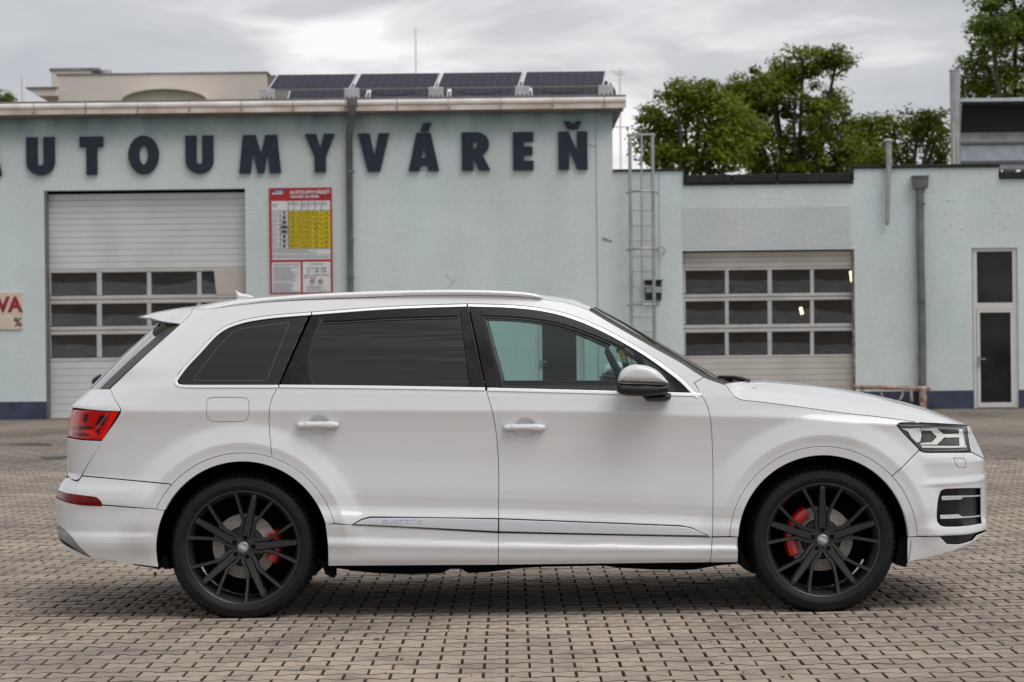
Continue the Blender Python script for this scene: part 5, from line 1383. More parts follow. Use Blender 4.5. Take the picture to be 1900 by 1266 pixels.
# tailgate pieces seen from the side
tg_up = outline([(167, 722), (204, 722)], [(204, 722), (214, 743), (221, 755), (223.5, 761), (222.5, 764)], [(222.5, 764), (180, 762), (135, 757)], [(135, 757), (133.5, 751)], [(133.5, 751), (148, 739), (167, 722)])
tailgate = panel('tailgate', tg_up, M['paint'], car, step=.012)
tg_lo = outline([(124.5, 812), (150, 816.5), (190, 818.5)], [(190, 818.5), (152.5, 881)], [(152.5, 881), (147, 889), (141, 892)], [(141, 892), (132, 889), (126.5, 885)], [(126.5, 885), (124.5, 850), (124.5, 812)])
panel('tailgate_lower', tg_lo, M['paint'], tailgate, step=.012, both=True)
TLo = outline([(135, 760), (180, 762.3), (222, 764.3)], [(222, 764.3), (190, 817.5)], [(190, 817.5), (150, 815), (124, 809.5)], [(124, 809.5), (127, 785), (135, 760)])
tl = panel('tail_lamp', TLo, M['redlamp'], car, gap=.0015, step=.012)
def Z4(pts): return [(100 + a / 9.043, 720 + b / 9.043) for a, b in pts]
def lampbit(name, pts, m, par, lift, both=False): return panel(name, outline(*[[pts[i], pts[(i + 1) % len(pts)]] for i in range(len(pts))]), m, par, lift=lift, gap=0, thick=.002, step=.012, both=both, edge_round=False)
lampbit('lamp_cell', Z4([(775, 462), (905, 462), (825, 628), (690, 618)]), M['reddark'], tl, .0015)
lampbit('lamp_cell', Z4([(512, 432), (572, 432), (556, 570), (482, 566)]), M['reddark'], tl, .0015)
lampbit('lamp_cell', Z4([(285, 640), (470, 640), (650, 650), (640, 690), (450, 700), (285, 690)]), M['reddark'], tl, .0015)
lampbit('lamp_cell', Z4([(310, 745), (520, 750), (600, 790), (560, 812), (300, 795)]), M['reddark'], tl, .0015)
lampbit('lamp_cell', Z4([(735, 680), (775, 690), (760, 775), (712, 740)]), M['reddark'], tl, .0015)
lampbit('light_bar', Z4([(955, 405), (1075, 405), (835, 845), (765, 835), (880, 640)]), M['redbright'], tl, .001)
lampbit('light_bar', Z4([(480, 715), (640, 705), (740, 815), (690, 825), (600, 760), (480, 745)]), M['redbright'], tl, .001)
lampbit('lamp_edge', Z4([(905, 420), (925, 420), (725, 690), (705, 690)]), M['lampgrey'], tl, .0025)
# ---------------- bumper at the front
INTAKE = outline([(1739, 967), (1738.5, 955), (1740.5, 930), (1743, 919)], [(1743, 919), (1746.5, 911), (1755, 907.8)], [(1755, 907.8), (1790, 906.5), (1819.5, 906.3)], [(1819.5, 906.3), (1822, 971)], [(1822, 971), (1800, 975), (1774, 977.3)], [(1774, 977.3), (1752, 977), (1744, 974), (1739, 967)])
TOW = outline([(1770, 850.5), (1788, 850.5)], [(1788, 850.5), (1792, 858), (1792, 867.5)], [(1792, 867.5), (1778, 867.5)], [(1778, 867.5), (1773, 861), (1770, 850.5)])
fb = outline([(1657, 883), (1706.5, 836)], [(1706.5, 836), (1713, 839.5), (1724, 840.5)], [(1724, 840.5), (1765, 840.2), (1803, 840)], [(1803, 840), (1815, 846), (1828, 853)], [(1828, 853), (1829.5, 900), (1829.5, 960), (1831.5, 983)], [(1831.5, 983), (1800, 991.5), (1745, 995.2)], [(1745, 995.2), (1699, 995)], arcpts(CFW, aR - 2, (1699, 995), (1657, 883)))
bumper = panel('front_bumper', fb, M['paint'], car, holes=[INTAKE, TOW], step=.012)
panel('tow_cover', TOW, M['paint'], bumper, gap=.0012, step=.01)
ik = panel('side_intake', INTAKE, M['black'], car, lift=-.05, gap=-.012, step=.014, hf=lambda x, z: np.minimum(H(x, z), .80) * 1.0)
def Z6(pts): return [(1680 + a / 7.447, 880 + b / 7.447) for a, b in pts]
for pts in ([(505, 305), (650, 301), (800, 298), (1045, 290), (1045, 305), (800, 320), (770, 350), (505, 362)], [(485, 568), (735, 556), (790, 590), (1050, 568), (1050, 582), (790, 608), (485, 620)]):
    p = Z6(pts); panel('intake_bar', outline(*[[p[i], p[(i + 1) % len(p)]] for i in range(len(p))]), M['silver'], ik, lift=-.010, gap=0, step=.012, thick=.02)
sp = outline([(1684, 997), (1745, 996.8)], [(1745, 996.8), (1751, 1003), (1757, 1009.5)], [(1757, 1009.5), (1780, 1010), (1805, 1003)], [(1805, 1003), (1813, 993)], [(1813, 993), (1831.5, 984.5)], [(1831.5, 984.5), (1826, 993), (1815, 1001)], [(1815, 1001), (1790, 1014), (1760, 1025), (1722, 1035), (1684, 1043)], [(1684, 1043), (1684, 997)])
panel('front_spoiler', sp, M['paint'], car, step=.012)
slot = outline([(1747, 996.5), (1780, 993.5), (1808, 989)], [(1808, 989), (1801, 1003)], [(1801, 1003), (1778, 1008), (1756, 1009)], [(1756, 1009), (1747, 996.5)])
panel('lower_slot', slot, M['black'], car, lift=-.03, gap=-.006, step=.014)
# ---------------- headlamp
hl = panel('headlight', HL, M['lampgrey'], car, lift=-.024, gap=-.004, step=.014, thick=.02)
def Z3(pts): return [(1640 + a / 9.043, 760 + b / 9.043) for a, b in pts]
lampbit('lamp_surround', Z3([(245, 262), (420, 235), (650, 232), (900, 240), (1378, 285), (1372, 298), (900, 262), (300, 284)]), M['lampgrey'], hl, -.012)
lampbit('reflector', Z3([(300, 318), (440, 322), (600, 312), (628, 355), (632, 440), (610, 540), (548, 556), (470, 480), (400, 365)]), M['chrome'], hl, -.013)
lampbit('projector', Z3([(650, 365), (780, 365), (880, 455), (790, 548), (650, 560)]), M['lampdark'], hl, -.016)
lampbit('light_guide', Z3([(620, 325), (880, 318), (1005, 415), (1300, 405), (1325, 440), (1320, 465), (1010, 470), (890, 590), (605, 588), (630, 560), (798, 552), (890, 458), (790, 355), (640, 350)]), M['lampwhite'], hl, -.009)
lampbit('lamp_cell', Z3([(935, 322), (1230, 330), (1238, 396), (1025, 398)]), M['lampdark'], hl, -.016)
lampbit('lamp_cell', Z3([(1045, 482), (1250, 480), (1252, 590), (925, 592)]), M['lampdark'], hl, -.016)
lampbit('light_guide', Z3([(1258, 330), (1318, 330), (1372, 625), (1272, 618)]), M['lampwhite'], hl, -.013)
lampbit('lamp_sill', Z3([(620, 606), (1385, 606), (1392, 636), (645, 640)]), M['chrome'], hl, -.011)
panel('lamp_lens', HL, M['lens'], hl, lift=-.002, gap=.004, step=.014, thick=.002)
HLi = [tuple(p) for p in HL]; c_ = HL.mean(0); HLin = np.array([(p[0] + (c_[0] - p[0]) * .022, p[1] + (c_[1] - p[1]) * .05) for p in HL])
panel('lamp_seal', HL, M['black'], hl, lift=-.001, gap=.001, step=.02, holes=[HLin], thick=.02)
gs = outline([(1793.5, 790.5), (1797, 790), (1806, 806), (1815, 825), (1827.5, 852)], [(1827.5, 852), (1815, 845.5), (1802.5, 838.8)], [(1802.5, 838.8), (1793.5, 790.5)])
panel('grille_frame', gs, M['silver'], car, gap=.001, step=.01)

# ---------------- hood
def hood():
    e = px2(spline(HOOD_SEAM + [(1740, 785.8), (1770, 787.6), (1797, 789.5)], 4)); ze = e[:, 1]; xe = e[:, 0]; he = H(xe, ze)
    keep = np.ones(len(xe), bool)
    n = len(xe); s = np.linspace(0, 1, n)
    L = np.r_[0, np.cumsum(np.hypot(np.diff(xe), np.diff(he)))]; s = L / L[-1]
    top = Line([(1388, 706), (1410, 705), (1450, 707.5), (1500, 713), (1560, 722), (1610, 731), (1650, 740), (1690, 751), (1730, 765), (1765, 778), (1799, 789.5)], 0.15)
    x0 = float(loc(1388, 706, .15)[0]); x1 = float(XEz(.98)) + .075
    xc = x0 + (x1 - x0) * s ** 1.0
    zc = top(np.minimum(xc, top.x[-1]))
    nt = 22; V = []; 
    ts = 1 - (1 - np.linspace(0, 1, nt)) ** 1.5
    ts = np.linspace(0, 1, nt) ** 1.4
    rows = []
    for i in range(n):
        r = []
        for t in ts:
            g = 1 - (1 - t) ** 3.2; gx = 1 - (1 - t) ** 2
            r.append((xe[i] + (xc[i] - xe[i]) * gx, -he[i] * (1 - t), ze[i] + .002 + (zc[i] - ze[i]) * g))
        rows.append(r + [(x, -y, z) for x, y, z in r[::-1][1:]])
    m = len(rows[0]); V = [p for r in rows for p in r]; Fc = []
    for i in range(n - 1):
        for k in range(m - 1): Fc.append((i * m + k, (i + 1) * m + k, (i + 1) * m + k + 1, i * m + k + 1))
    # turned-down edge all round
    loop = [k * m for k in range(n)] ; b0 = len(V)
    o = mesh_obj('hood', V, Fc, M['paint'], car, True); return o
hood()
def cowl():
    mb = MB(); x0, z0 = loc(1338, 712, .55); x1, z1 = loc(1388, 707, .3)
    mb.add([(x0 - .05, -.72, z0 - .02), (x1, -.70, z1 - .03), (x1 + .12, 0, z1 - .02), (x0 + .10, 0, z0 + .0), (x0 - .05, .72, z0 - .02), (x1, .70, z1 - .03)], [(0, 1, 2, 3), (3, 2, 5, 4)])
    mb.build('cowl_panel', M['black'], car)
    for y in (-.45, .30):
        a = loc(1392, 706, -y); b = loc(1345, 707, -y)
        mb = MB(); mb.tube([(a[0], y, a[1] - .004), (a[0] - .05, y, a[1] + .008), (b[0] + .05, y + .02, b[1] + .018), (b[0] - .03, y + .04, b[1] + .022)], [.012, .014, .010, .008], 6); mb.build('wiper_arm', M['black'], car)
cowl()

# ---------------- roof, windscreen, rear screen
def loft(name, E, C, m, bulge_x=True, nt=14, pw=2.4, zoff=0.0):
    """edge curve E (n,3) near side, centre curve C (n,3): cross section rounds over to the mirrored edge"""
    rows = []
    ts = np.linspace(0, 1, nt)
    for e, c in zip(E, C):
        r = []
        for t in ts:
            g = 1 - (1 - t) ** pw; gx = 1 - (1 - t) ** 2
            r.append((e[0] + (c[0] - e[0]) * gx, e[1] * (1 - t), e[2] + (c[2] - e[2]) * g))
        rows.append(r + [(x, -y, z) for x, y, z in r[::-1][1:]])
    k = len(rows[0]); V = [p for r in rows for p in r]
    Fc = [(i * k + j, i * k + j + 1, (i + 1) * k + j + 1, (i + 1) * k + j) for i in range(len(rows) - 1) for j in range(k - 1)]
    return mesh_obj(name, V, Fc, m, car, True)
def curve3(pts, hf, n):
    p = spline(pts, 2.0); d = np.r_[0, np.cumsum(np.hypot(*np.diff(p, axis=0).T))]; q = np.linspace(0, d[-1], n)
    p = np.c_[np.interp(q, d, p[:, 0]), np.interp(q, d, p[:, 1])]
    if hf is None: x, z = loc(p[:, 0], p[:, 1], 0.0); return np.c_[x, np.zeros(n), z]
    e = px2(p, hf); return np.c_[e[:, 0], -hf(e[:, 0], e[:, 1]), e[:, 1]]
roof_c = [(330, 577), (356, 571), (440, 556), (520, 549), (600, 545), (700, 541.5), (800, 540), (900, 540.5), (960, 542.5), (1000, 545.5), (1035, 549), (1064, 557), (1105, 570)]
loft('roof', curve3(TOP_EDGE, H, 50), curve3(roof_c[1:], None, 50), M['paint'])
Hg = lambda x, z: H(x, z) - .004
loft('windscreen', curve3([(1096, 577), (1142, 605), (1213, 645), (1262, 672), (1309, 701), (1345, 714)], Hg, 24), curve3([(1106, 570.5), (1166, 602.5), (1237, 644.5), (1285, 673), (1330, 699), (1362, 712)], None, 24), M['wind'], pw=2.0)
loft('windscreen_edge', curve3([(1092, 574), (1096, 577)], Hg, 3), curve3([(1102, 569), (1107, 571)], None, 3), M['gloss'], pw=2.0)
loft('rear_screen', curve3([(335, 603), (300, 634), (264, 666), (204, 722)], Hg, 20), curve3([(297, 601), (270, 626), (225, 668), (170, 722)], None, 20), M['rearglass'], pw=2.2)
# dark wrap strip along the rear screen
def strip():
    E = curve3([(335, 603), (300, 634), (264, 666), (204, 722)], Hg, 20); C = curve3([(297, 601), (270, 626), (225, 668), (170, 722)], None, 20)
    V = []; 
    for e, c in zip(E, C):
        for t in (0.0, .04, .08, .12, .17):
            g = 1 - (1 - t) ** 2.2; gx = 1 - (1 - t) ** 2; V.append((e[0] + (c[0] - e[0]) * gx - .004, e[1] * (1 - t) - .004, e[2] + (c[2] - e[2]) * g + .002))
    Fc = [(i * 5 + j, i * 5 + j + 1, (i + 1) * 5 + j + 1, (i + 1) * 5 + j) for i in range(19) for j in range(4)]
    o = mesh_obj('screen_trim', V, Fc, M['black'], car, True); mirror(o)
strip()
def screen_seal():
    E = curve3([(1094, 575), (1142, 603.5), (1213, 643.6), (1262, 670.6), (1308, 699.3), (1346, 713)], H, 40)
    V = [];
    for i, e in enumerate(E):
        V += [(e[0] - .003, e[1] - .003, e[2] - .004), (e[0] + .006, e[1] + .004, e[2] + .010), (e[0] + .010, e[1] + .030, e[2] + .014)]
    o = mesh_obj('windscreen_seal', V, [(i * 3 + j, i * 3 + 3 + j, i * 3 + 4 + j, i * 3 + 1 + j) for i in range(39) for j in range(2)], M['black'], car, True); mirror(o)
screen_seal()
def spoiler():
    side = outline([(276, 590), (290, 584), (320, 577), (356, 571.5)], [(356, 571.5), (355, 581), (345, 592), (335, 602)], [(335, 602), (300, 597), (276, 590)])
    sp_ = panel('roof_spoiler', side, M['paint'], car, gap=.0015, step=.012, thick=.03)
    E = curve3([(276.5, 590), (290, 584.5), (320, 577.5), (355, 572)], H, 16); C = curve3([(268, 589), (290, 582), (320, 575.5), (356, 570)], None, 16)
    C[:, 0] -= np.linspace(.02, 0, 16); o = loft('spoiler_top', E, C, M['paint']); o.parent = sp_
    E = curve3([(276.5, 590.5), (300, 597), (334, 601.5)], H, 12); C = curve3([(268, 590), (300, 596), (334, 600)], None, 12); C[:, 0] -= np.linspace(.02, 0, 12)
    o = loft('spoiler_underside', E, C, M['gloss']); o.parent = sp_
    pts = outline([(290, 612), (294, 602), (312, 601)], [(312, 601), (304, 610), (296, 614)], [(296, 614), (290, 612)])
    pillow('spoiler_bracket', pts, M['black'], sp_, .40, .03, .02, .03)
spoiler()
pillow('roof_rail', outline([(387, 576), (440, 568.5), (495, 562), (540, 558.5), (685, 552.5), (800, 548), (916, 548.6), (980, 552), (1012, 556)], [(1012, 556), (1003, 549), (985, 544), (945, 540.5), (900, 538.7), (829, 538), (685, 541), (540, 549), (440, 560), (410, 567), (387, 576)]), M['rail'], car, .675, .022, .012, .02, step=.008)
pillow('shark_fin', outline([(436.5, 538), (438, 546), (439.5, 557)], [(439.5, 557), (478, 554)], [(478, 554), (462, 547), (447, 544), (440, 540), (436.5, 538)]), M['paint'], car, 0.0, .03, .03, .03, both=False)
pillow('rear_wiper', outline([(171, 714), (171, 705), (180, 697), (187, 694)], [(187, 694), (189, 700), (180, 713), (174, 716)], [(174, 716), (171, 714)]), M['black'], car, 0.0, .05, .03, .05, both=False, step=.01)

# ---------------- side windows
def inset_band(name, top, w0, w1, m, lift, parent, side=1, thick=.012):
    """band of changing width along a polyline (px), width grows inwards"""
    P = spline(top, 3.0); t = np.gradient(P, axis=0); t /= np.linalg.norm(t, axis=1)[:, None]; n = np.c_[-t[:, 1], t[:, 0]] * side
    w = np.linspace(w0, w1, len(P))[:, None]; Q = P + n * w
    return panel(name, np.vstack([P, Q[::-1]]), m, parent, lift=lift, gap=.0006, step=.012, thick=thick)
DT = [(345, 676), (365, 655), (400, 618), (420, 605), (450, 594.5), (500, 586), (577, 579.5)]
k0 = [(345, 720), (338, 719.6), (330, 718), (325, 714), (323, 709), (325, 703), (331, 694)] + DT
inset_band('window_chrome', [(516, 720.3), (430, 720.2)] + k0, 6.0, 5.5, M['chrome'], .005, car)
inset_band('window_chrome', [(578.5, 579.4), (700, 570.5), (780, 566.8), (866, 564.3)], 5.5, 5.0, M['chrome'], .005, car)
inset_band('window_chrome', [(868, 564.3), (950, 566.5), (1000, 571.5), (1040, 579.5), (1080, 592.5), (1120, 610), (1160, 631), (1200, 655), (1240, 683), (1268, 705), (1288, 725), (1299, 735.5)], 5.0, 7.5, M['chrome'], .005, car)
inset_band('window_chrome', [(900, 725.5), (700, 721.9), (518, 719.8)], 6.5, 6.0, M['chrome'], .006, car)
inset_band('window_chrome', [(1301, 736), (1200, 733.5), (1090, 730.5), (904, 725.8)], 6.5, 6.5, M['chrome'], .006, car)
q = lambda *p: outline(*[[p[i], p[(i + 1) % len(p)]] for i in range(len(p))])
qg = outline([(517, 715), (430, 714.6), (350, 714.3)], [(350, 714.3), (338, 713.5), (333, 711), (331, 707), (334, 700)], [(334, 700), (349, 680), (369, 659), (403, 622.5), (423, 610), (452, 599.6), (501, 591.2), (573, 585)], [(573, 585), (517, 715)])
quarter = panel('quarter_window', qg, M['tint'], car, lift=-.006, gap=.001, thick=.004, solid=True)
inset_band('defroster_line', [(360, 706), (362, 700), (420, 628), (440, 613), (470, 607), (538, 598)], .35, .35, M['heatline'], -.0055, quarter, thick=.001)
inset_band('defroster_line', [(538, 598), (495, 706)], .35, .35, M['heatline'], -.0055, quarter, thick=.001)
inset_band('defroster_line', [(495, 706.5), (360, 706.5)], .35, .35, M['heatline'], -.0055, quarter, thick=.001)
panel('pillar_trim', q((578.5, 584.8), (597, 583.3), (573, 650), (571.5, 668), (577, 715.5), (519.5, 715)), M['gloss'], car, lift=-.001, gap=.001)
panel('pillar_trim', q((852, 569.8), (868.5, 569.3), (900.5, 719.2), (872, 718.6)), M['gloss'], car, lift=-.001, gap=.001)
panel('pillar_trim', q((870.5, 569.3), (892, 569.8), (932, 720.0), (903, 719.5)), M['gloss'], car, lift=-.001, gap=.001)
rg = outline([(597, 583.3), (700, 575.7), (780, 572), (852, 569.8)], [(852, 569.8), (872, 718.6)], [(872, 718.6), (577, 715.5)], [(577, 715.5), (571.5, 668)], [(571.5, 668), (573, 650), (597, 583.3)])
panel('rear_door_window', rg, M['tint'], car, lift=-.010, gap=.001, thick=.004, solid=True)
inset_band('window_seal', [(597.5, 585), (574.5, 648), (573, 668), (578.5, 715)], 2.2, 2.2, M['black'], -.007, car, side=-1)
TOPF = [(892, 570), (950, 571.9), (1000, 577), (1040, 585.2), (1080, 598.4), (1120, 616), (1158, 637)]
fg = outline(TOPF, [(1158, 637), (1172, 645), (1198, 728.4)], [(1198, 728.4), (1090, 725), (932, 720)], [(932, 720), (892, 570)])
panel('front_door_window', fg, M['clear'], car, lift=-.012, gap=.001, thick=.003)
inset_band('window_seal', [(892.5, 571), (932.5, 720)], 3.2, 3.2, M['black'], -.008, car, side=-1)
inset_band('window_seal', [(932, 719.5), (1090, 724.5), (1290, 730)], 2.2, 2.2, M['black'], -.008, car, side=-1)
# wind deflectors
def deflector(top, wid, px0, px1):
    P = spline(top, 3.0); t = np.gradient(P, axis=0); t /= np.linalg.norm(t, axis=1)[:, None]; n = np.c_[-t[:, 1], t[:, 0]]
    w = np.interp(P[:, 0], px0, px1)[:, None]; Q = P + n * w
    d = panel('wind_deflector', np.vstack([P, Q[::-1]]), M['smoke'], car, lift=.004, gap=.0006, step=.012, thick=.014)
    Q2 = P + n * (w - 2.2); 
    inset_band('deflector_lip', [tuple(p) for p in Q[::8]] + [tuple(Q[-1])], 4.5, 4.5, M['black'], -.004, d)
deflector([(599, 583.8), (700, 576.2), (780, 572.5), (850, 570.4)], None, [599, 640, 850], [13, 15, 16.5])
deflector([(893, 570.4), (950, 572.3), (1000, 577.4), (1040, 585.6), (1080, 598.8), (1120, 616.4), (1160, 638)], None, [893, 1000, 1100, 1160], [15.5, 15.5, 13.5, 9])
# front corner: bars, quarter pane, its black border
panel('pillar_trim', outline([(1160, 637.5), (1186, 652.5), (1213, 729)], [(1213, 729), (1197, 728.4)], [(1197, 728.4), (1171, 645), (1160, 637.5)]), M['gloss'], car, lift=-.003, gap=.0006)
tri = outline([(1186, 652.5), (1199, 660.7), (1238, 688), (1264, 709), (1284, 729.5)], [(1284, 729.5), (1213, 728.2)], [(1213, 728.2), (1186, 652.5)])
tin = outline([(1193, 664), (1215, 677), (1236, 697), (1250, 716), (1257, 726.5)], [(1257, 726.5), (1217, 725.5)], [(1217, 725.5), (1193, 664)])
panel('pane_border', tri, M['gloss'], car, lift=-.006, gap=.0006, holes=[tin], thick=.006)
panel('corner_pane', tin, M['clear'], car, lift=-.009, gap=-.002, thick=.002)

# ---------------- trim strip, handles, mirror
ST = outline([(655, 974), (672, 964.5), (688, 960.5)], [(688, 960.5), (800, 961), (925, 963.3)], [(925, 963.3), (924.7, 987)], [(924.7, 987), (655, 974)])
s1 = panel('trim_strip', ST, M['silver'], rear_door, lift=.009, gap=.0026, thick=.012)
panel('trim_strip', outline([(925.6, 963.3), (1100, 970), (1262, 976.5)], [(1262, 976.5), (1280, 979.5), (1298, 987), (1314, 995)], [(1314, 995), (1120, 991.5), (925.4, 987)], [(925.4, 987), (925.6, 963.3)]), M['silver'], front_door, lift=.009, gap=.0026, thick=.012)
panel('strip_seal', q((652, 974.2), (669, 963.5), (687, 958.4), (925, 961.5), (1263, 974.6), (1283, 978.5), (1318, 995.8), (925, 988.4)), M['black'], rear_door, lift=.0055, gap=.0, thick=.012)
def quattro():
    # rounded lettering engraved in the strip, built stroke by stroke
    x0, x1, yb, yt = 707.5, 783.5, 971.5, 964.5
    w = (x1 - x0) / 7.0
    hy = 7.0
    def ring(cx, tail=False):
        pts = [(cx + 3.6 * math.cos(a), (yt + yb) / 2 + 3.0 * math.sin(a)) for a in np.linspace(0, 2 * math.pi, 16, endpoint=False)]
        return [pts + [pts[0]]]
    st = []
    for i, ch in enumerate("quattro"):
        cx = x0 + w * (i + .5); l, r = cx - 3.8, cx + 3.8
        if ch in 'qo': st += ring(cx)
        if ch == 'q': st.append([(r, yt), (r, yb + 3)])
        if ch == 'u': st.append([(l, yt), (l, yb - 1.5), (l + 2, yb), (r - 2, yb), (r, yb - 1.5), (r, yt)])
        if ch == 'a': st += ring(cx); st.append([(r, yt), (r, yb)])
        if ch == 't': st.append([(l + 1.5, yt - 2.2), (l + 1.5, yb - 2), (l + 3.5, yb), (r, yb)]); st.append([(l, yt + .8), (r - .5, yt + .8)])
        if ch == 'r': st.append([(l, yb), (l, yt + 2), (l + 2, yt), (r, yt)])
    mb = MB()
    for s in st:
        e = px2(s, H, .0095); y = -(H(e[:, 0], e[:, 1]) + .0096)
        mb.tube([(a, yy, b) for (a, b), yy in zip(e, y)], .0017, 5)
    o = mb.build('lettering', M['lettergrey'], rear_door)
quattro()
def handle(c, par):
    px, py = c
    b = outline([(px - 40, py - 5), (px - 30, py - 7), (px, py - 7.5), (px + 28, py - 7.5), (px + 37, py - 5)], [(px + 37, py - 5), (px + 38.5, py), (px + 36, py + 5)], [(px + 36, py + 5), (px + 28, py + 7), (px, py + 5.5), (px - 25, py + 6.5), (px - 36, py + 6)], [(px - 36, py + 6), (px - 40, py + 2), (px - 40, py - 5)])
    pillow('handle', b, M['paint'], par, .962, .028, .016, .01, step=.006)
    k = outline([(px - 24.6, py - 7), (px - 24, py - 7)], [(px - 24, py - 7), (px - 24, py + 6)], [(px - 24, py + 6), (px - 24.6, py + 6)], [(px - 24.6, py + 6), (px - 24.6, py - 7)])
    panel('handle_seam', k, M['signgrey'], par, lift=.0285, gap=0, thick=.003, hf=lambda x, z: np.full_like(np.asarray(x, float), .9625), edge_round=False)
handle((591, 789.5), rear_door); handle((974, 794.3), front_door)
cap = outline([(1146.5, 708), (1148, 698), (1151.5, 690), (1158, 683.5), (1170, 678), (1182, 676.6)], [(1182, 676.6), (1198, 678.5), (1215, 685), (1227, 694.5), (1235, 704), (1241, 711.5)], [(1241, 711.5), (1190, 709.8), (1146.5, 708)])
mir = pillow('door_mirror', cap, M['paint'], car, 1.115, .036, .035, .145, step=.006)
pillow('mirror_base', outline([(1144, 709), (1190, 711), (1241.5, 713)], [(1241.5, 713), (1243, 722), (1241, 728)], [(1241, 728), (1222, 732.5), (1195, 735), (1165, 734), (1150, 731), (1144.5, 727)], [(1144.5, 727), (1144, 709)]), M['black'], mir, 1.112, .034, .04, .14, step=.007)
pillow('turn_signal', outline([(1146, 708.6), (1190, 710.2), (1240, 712.2)], [(1240, 712.2), (1236, 714), (1190, 714), (1150, 713)], [(1150, 713), (1146, 708.6)]), M['lampgrey'], mir, 1.12, .034, .012, .1, step=.006)
pillow('mirror_foot', outline([(1190, 733), (1238, 728.5)], [(1238, 728.5), (1245, 731), (1244.5, 741), (1238, 745)], [(1238, 745), (1202, 745.3)], [(1202, 745.3), (1195, 740), (1190, 733)]), M['black'], mir, .98, .075, .04, .045, step=.007)

# ---------------- wheels
def wheel(cx, cz, rot, cal, near=True):
    s = -1 if near else 1
    root = empty('wheel', (cx, s * .925, cz)); root.parent = car
    if not near: root.scale = (1, -1, 1)
    y0 = 0.0       # outer face of the rim flange at y = 0, inwards is +y (near side)
    mb = MB(); prof = [(.285, .30), (.30, .296), (.345, .292), (.368, .28), (.380, .262), (.3825, .22)]
    prof = []
    def pr(k):      # k: shoulder groove or not
        d = .011 if k else 0.0
        return [(.286, .012), (.292, .003), (.297, -.004), (.305, -.008), (.318, -.012), (.322, -.0135), (.326, -.012), (.345, -.011), (.358, -.004), (.3655 - d * .5, .006), (.373 - d, .018), (.3785 - d, .032), (.381 - d, .05), (.3822, .053), (.3822, .085), (.3755, .087), (.3755, .095), (.3825, .097), (.3825, .140), (.3755, .142), (.3755, .152), (.3825, .154), (.3822, .20), (.381, .235), (.372, .26), (.35, .275), (.30, .28), (.286, .265)]
    n = 216; V = []; Fc = []; m = len(pr(0))
    for k in range(n):
        a = 2 * math.pi * k / n; g = (k % 3 == 0)
        for r, y in pr(g): V.append((r * math.sin(a), y, r * math.cos(a)))
    for k in range(n):
        k2 = (k + 1) % n
        for i in range(m - 1): Fc.append((k * m + i, k2 * m + i, k2 * m + i + 1, k * m + i + 1))
    mb.add(V, Fc, True)
    # moulded sidewall bands
    for a0, a1, r0, r1 in ((-26, 14, .338, .342), (150, 205, .338, .342), (-26, 14, .352, .355), (60, 82, .332, .347), (-78, -60, .332, .347)):
        aa = np.radians(np.linspace(a0 + rot, a1 + rot, 14)); v = []
        for a in aa: v += [(r0 * math.sin(a), -.0128, r0 * math.cos(a)), (r1 * math.sin(a), -.0122, r1 * math.cos(a))]
        mb.add(v, [(2 * i, 2 * i + 1, 2 * i + 3, 2 * i + 2) for i in range(13)], True)
    mb.build('tyre', M['rubber'], root)
    mb = MB(); mb.lathe([(.2955, .010), (.2965, .002), (.2945, -.003), (.2895, -.002), (.2845, .004), (.2815, .012), (.278, .014), (.2765, .035), (.268, .045), (.264, .07), (.266, .10), (.272, .22), (.285, .25), (.29, .26)][::-1], 96)
    mb.build('rim', M['alloy'], root)
    def beam(name, pts, mat_, d0=.0, bev=.25):
        """pts: (r, angle deg, width, front y, depth)"""
        V = []; 
        P = [(r * math.sin(math.radians(a + rot)), r * math.cos(math.radians(a + rot))) for r, a, w, y, d in pts]
        for i, (r, a, w, y, d) in enumerate(pts):
            p0 = P[max(0, i - 1)]; p1 = P[min(len(P) - 1, i + 1)]; tx, tz = p1[0] - p0[0], p1[1] - p0[1]; l = math.hypot(tx, tz); nx, nz = -tz / l, tx / l
            x, z = P[i]
            for q, yy in ((-.5, y + d), (-.5, y + w * bev), (-.5 + .16, y), (.5 - .16, y), (.5, y + w * bev), (.5, y + d)):
                V.append((x + nx * w * q, yy, z + nz * w * q))
        Fc = []; k = len(pts)
        for i in range(k - 1):
            for j in range(5): Fc.append((i * 6 + j, i * 6 + j + 1, (i + 1) * 6 + j + 1, (i + 1) * 6 + j))
        Fc.append(tuple(range(5, -1, -1))); Fc.append(tuple((k - 1) * 6 + j for j in range(6)))
        o = mesh_obj(name, V, Fc, mat_, root); return o
    for i in range(5):
        A = 72 * i
        beam('spoke', [(.030, A, .052, .030, .05), (.075, A, .050, .026, .05), (.13, A, .046, .022, .05), (.20, A, .039, .014, .05), (.262, A, .032, .006, .05), (.280, A, .028, .008, .04)], M['alloy'])
        for sg in (-1, 1):
            beam('thin_spoke', [(.050, A + sg * 30, .020, .032, .045), (.080, A + sg * 23.5, .019, .028, .045), (.128, A + sg * 13.0, .018, .021, .045), (.136, A + sg * 12.6, .0175, .020, .045), (.21, A + sg * 17.3, .0175, .012, .045), (.262, A + sg * 19.6, .0195, .005, .045), (.2885, A + sg * 20.5, .0205, .001, .03)], M['alloy'])
    mb = MB(); mb.lathe([(.0, .040), (.026, .032), (.033, .030), (.062, .034), (.075, .042), (.08, .09)][::-1], 40); mb.build('hub', M['alloy'], root)
    for i in range(5):
        a = math.radians(72 * i + rot); x, z = .052 * math.sin(a), .052 * math.cos(a)
        mb = MB(); mb.tube([(x, .0215, z), (x, .0285, z)], .0115, 14); mb.build('wheel_bolt', M['liner'], root)
    mb = MB(); mb.lathe([(.0, .020), (.022, .0205), (.0285, .022), (.0305, .026), (.0305, .04)][::-1], 40); cc = mb.build('centre_cap', M['greymetal'], root)
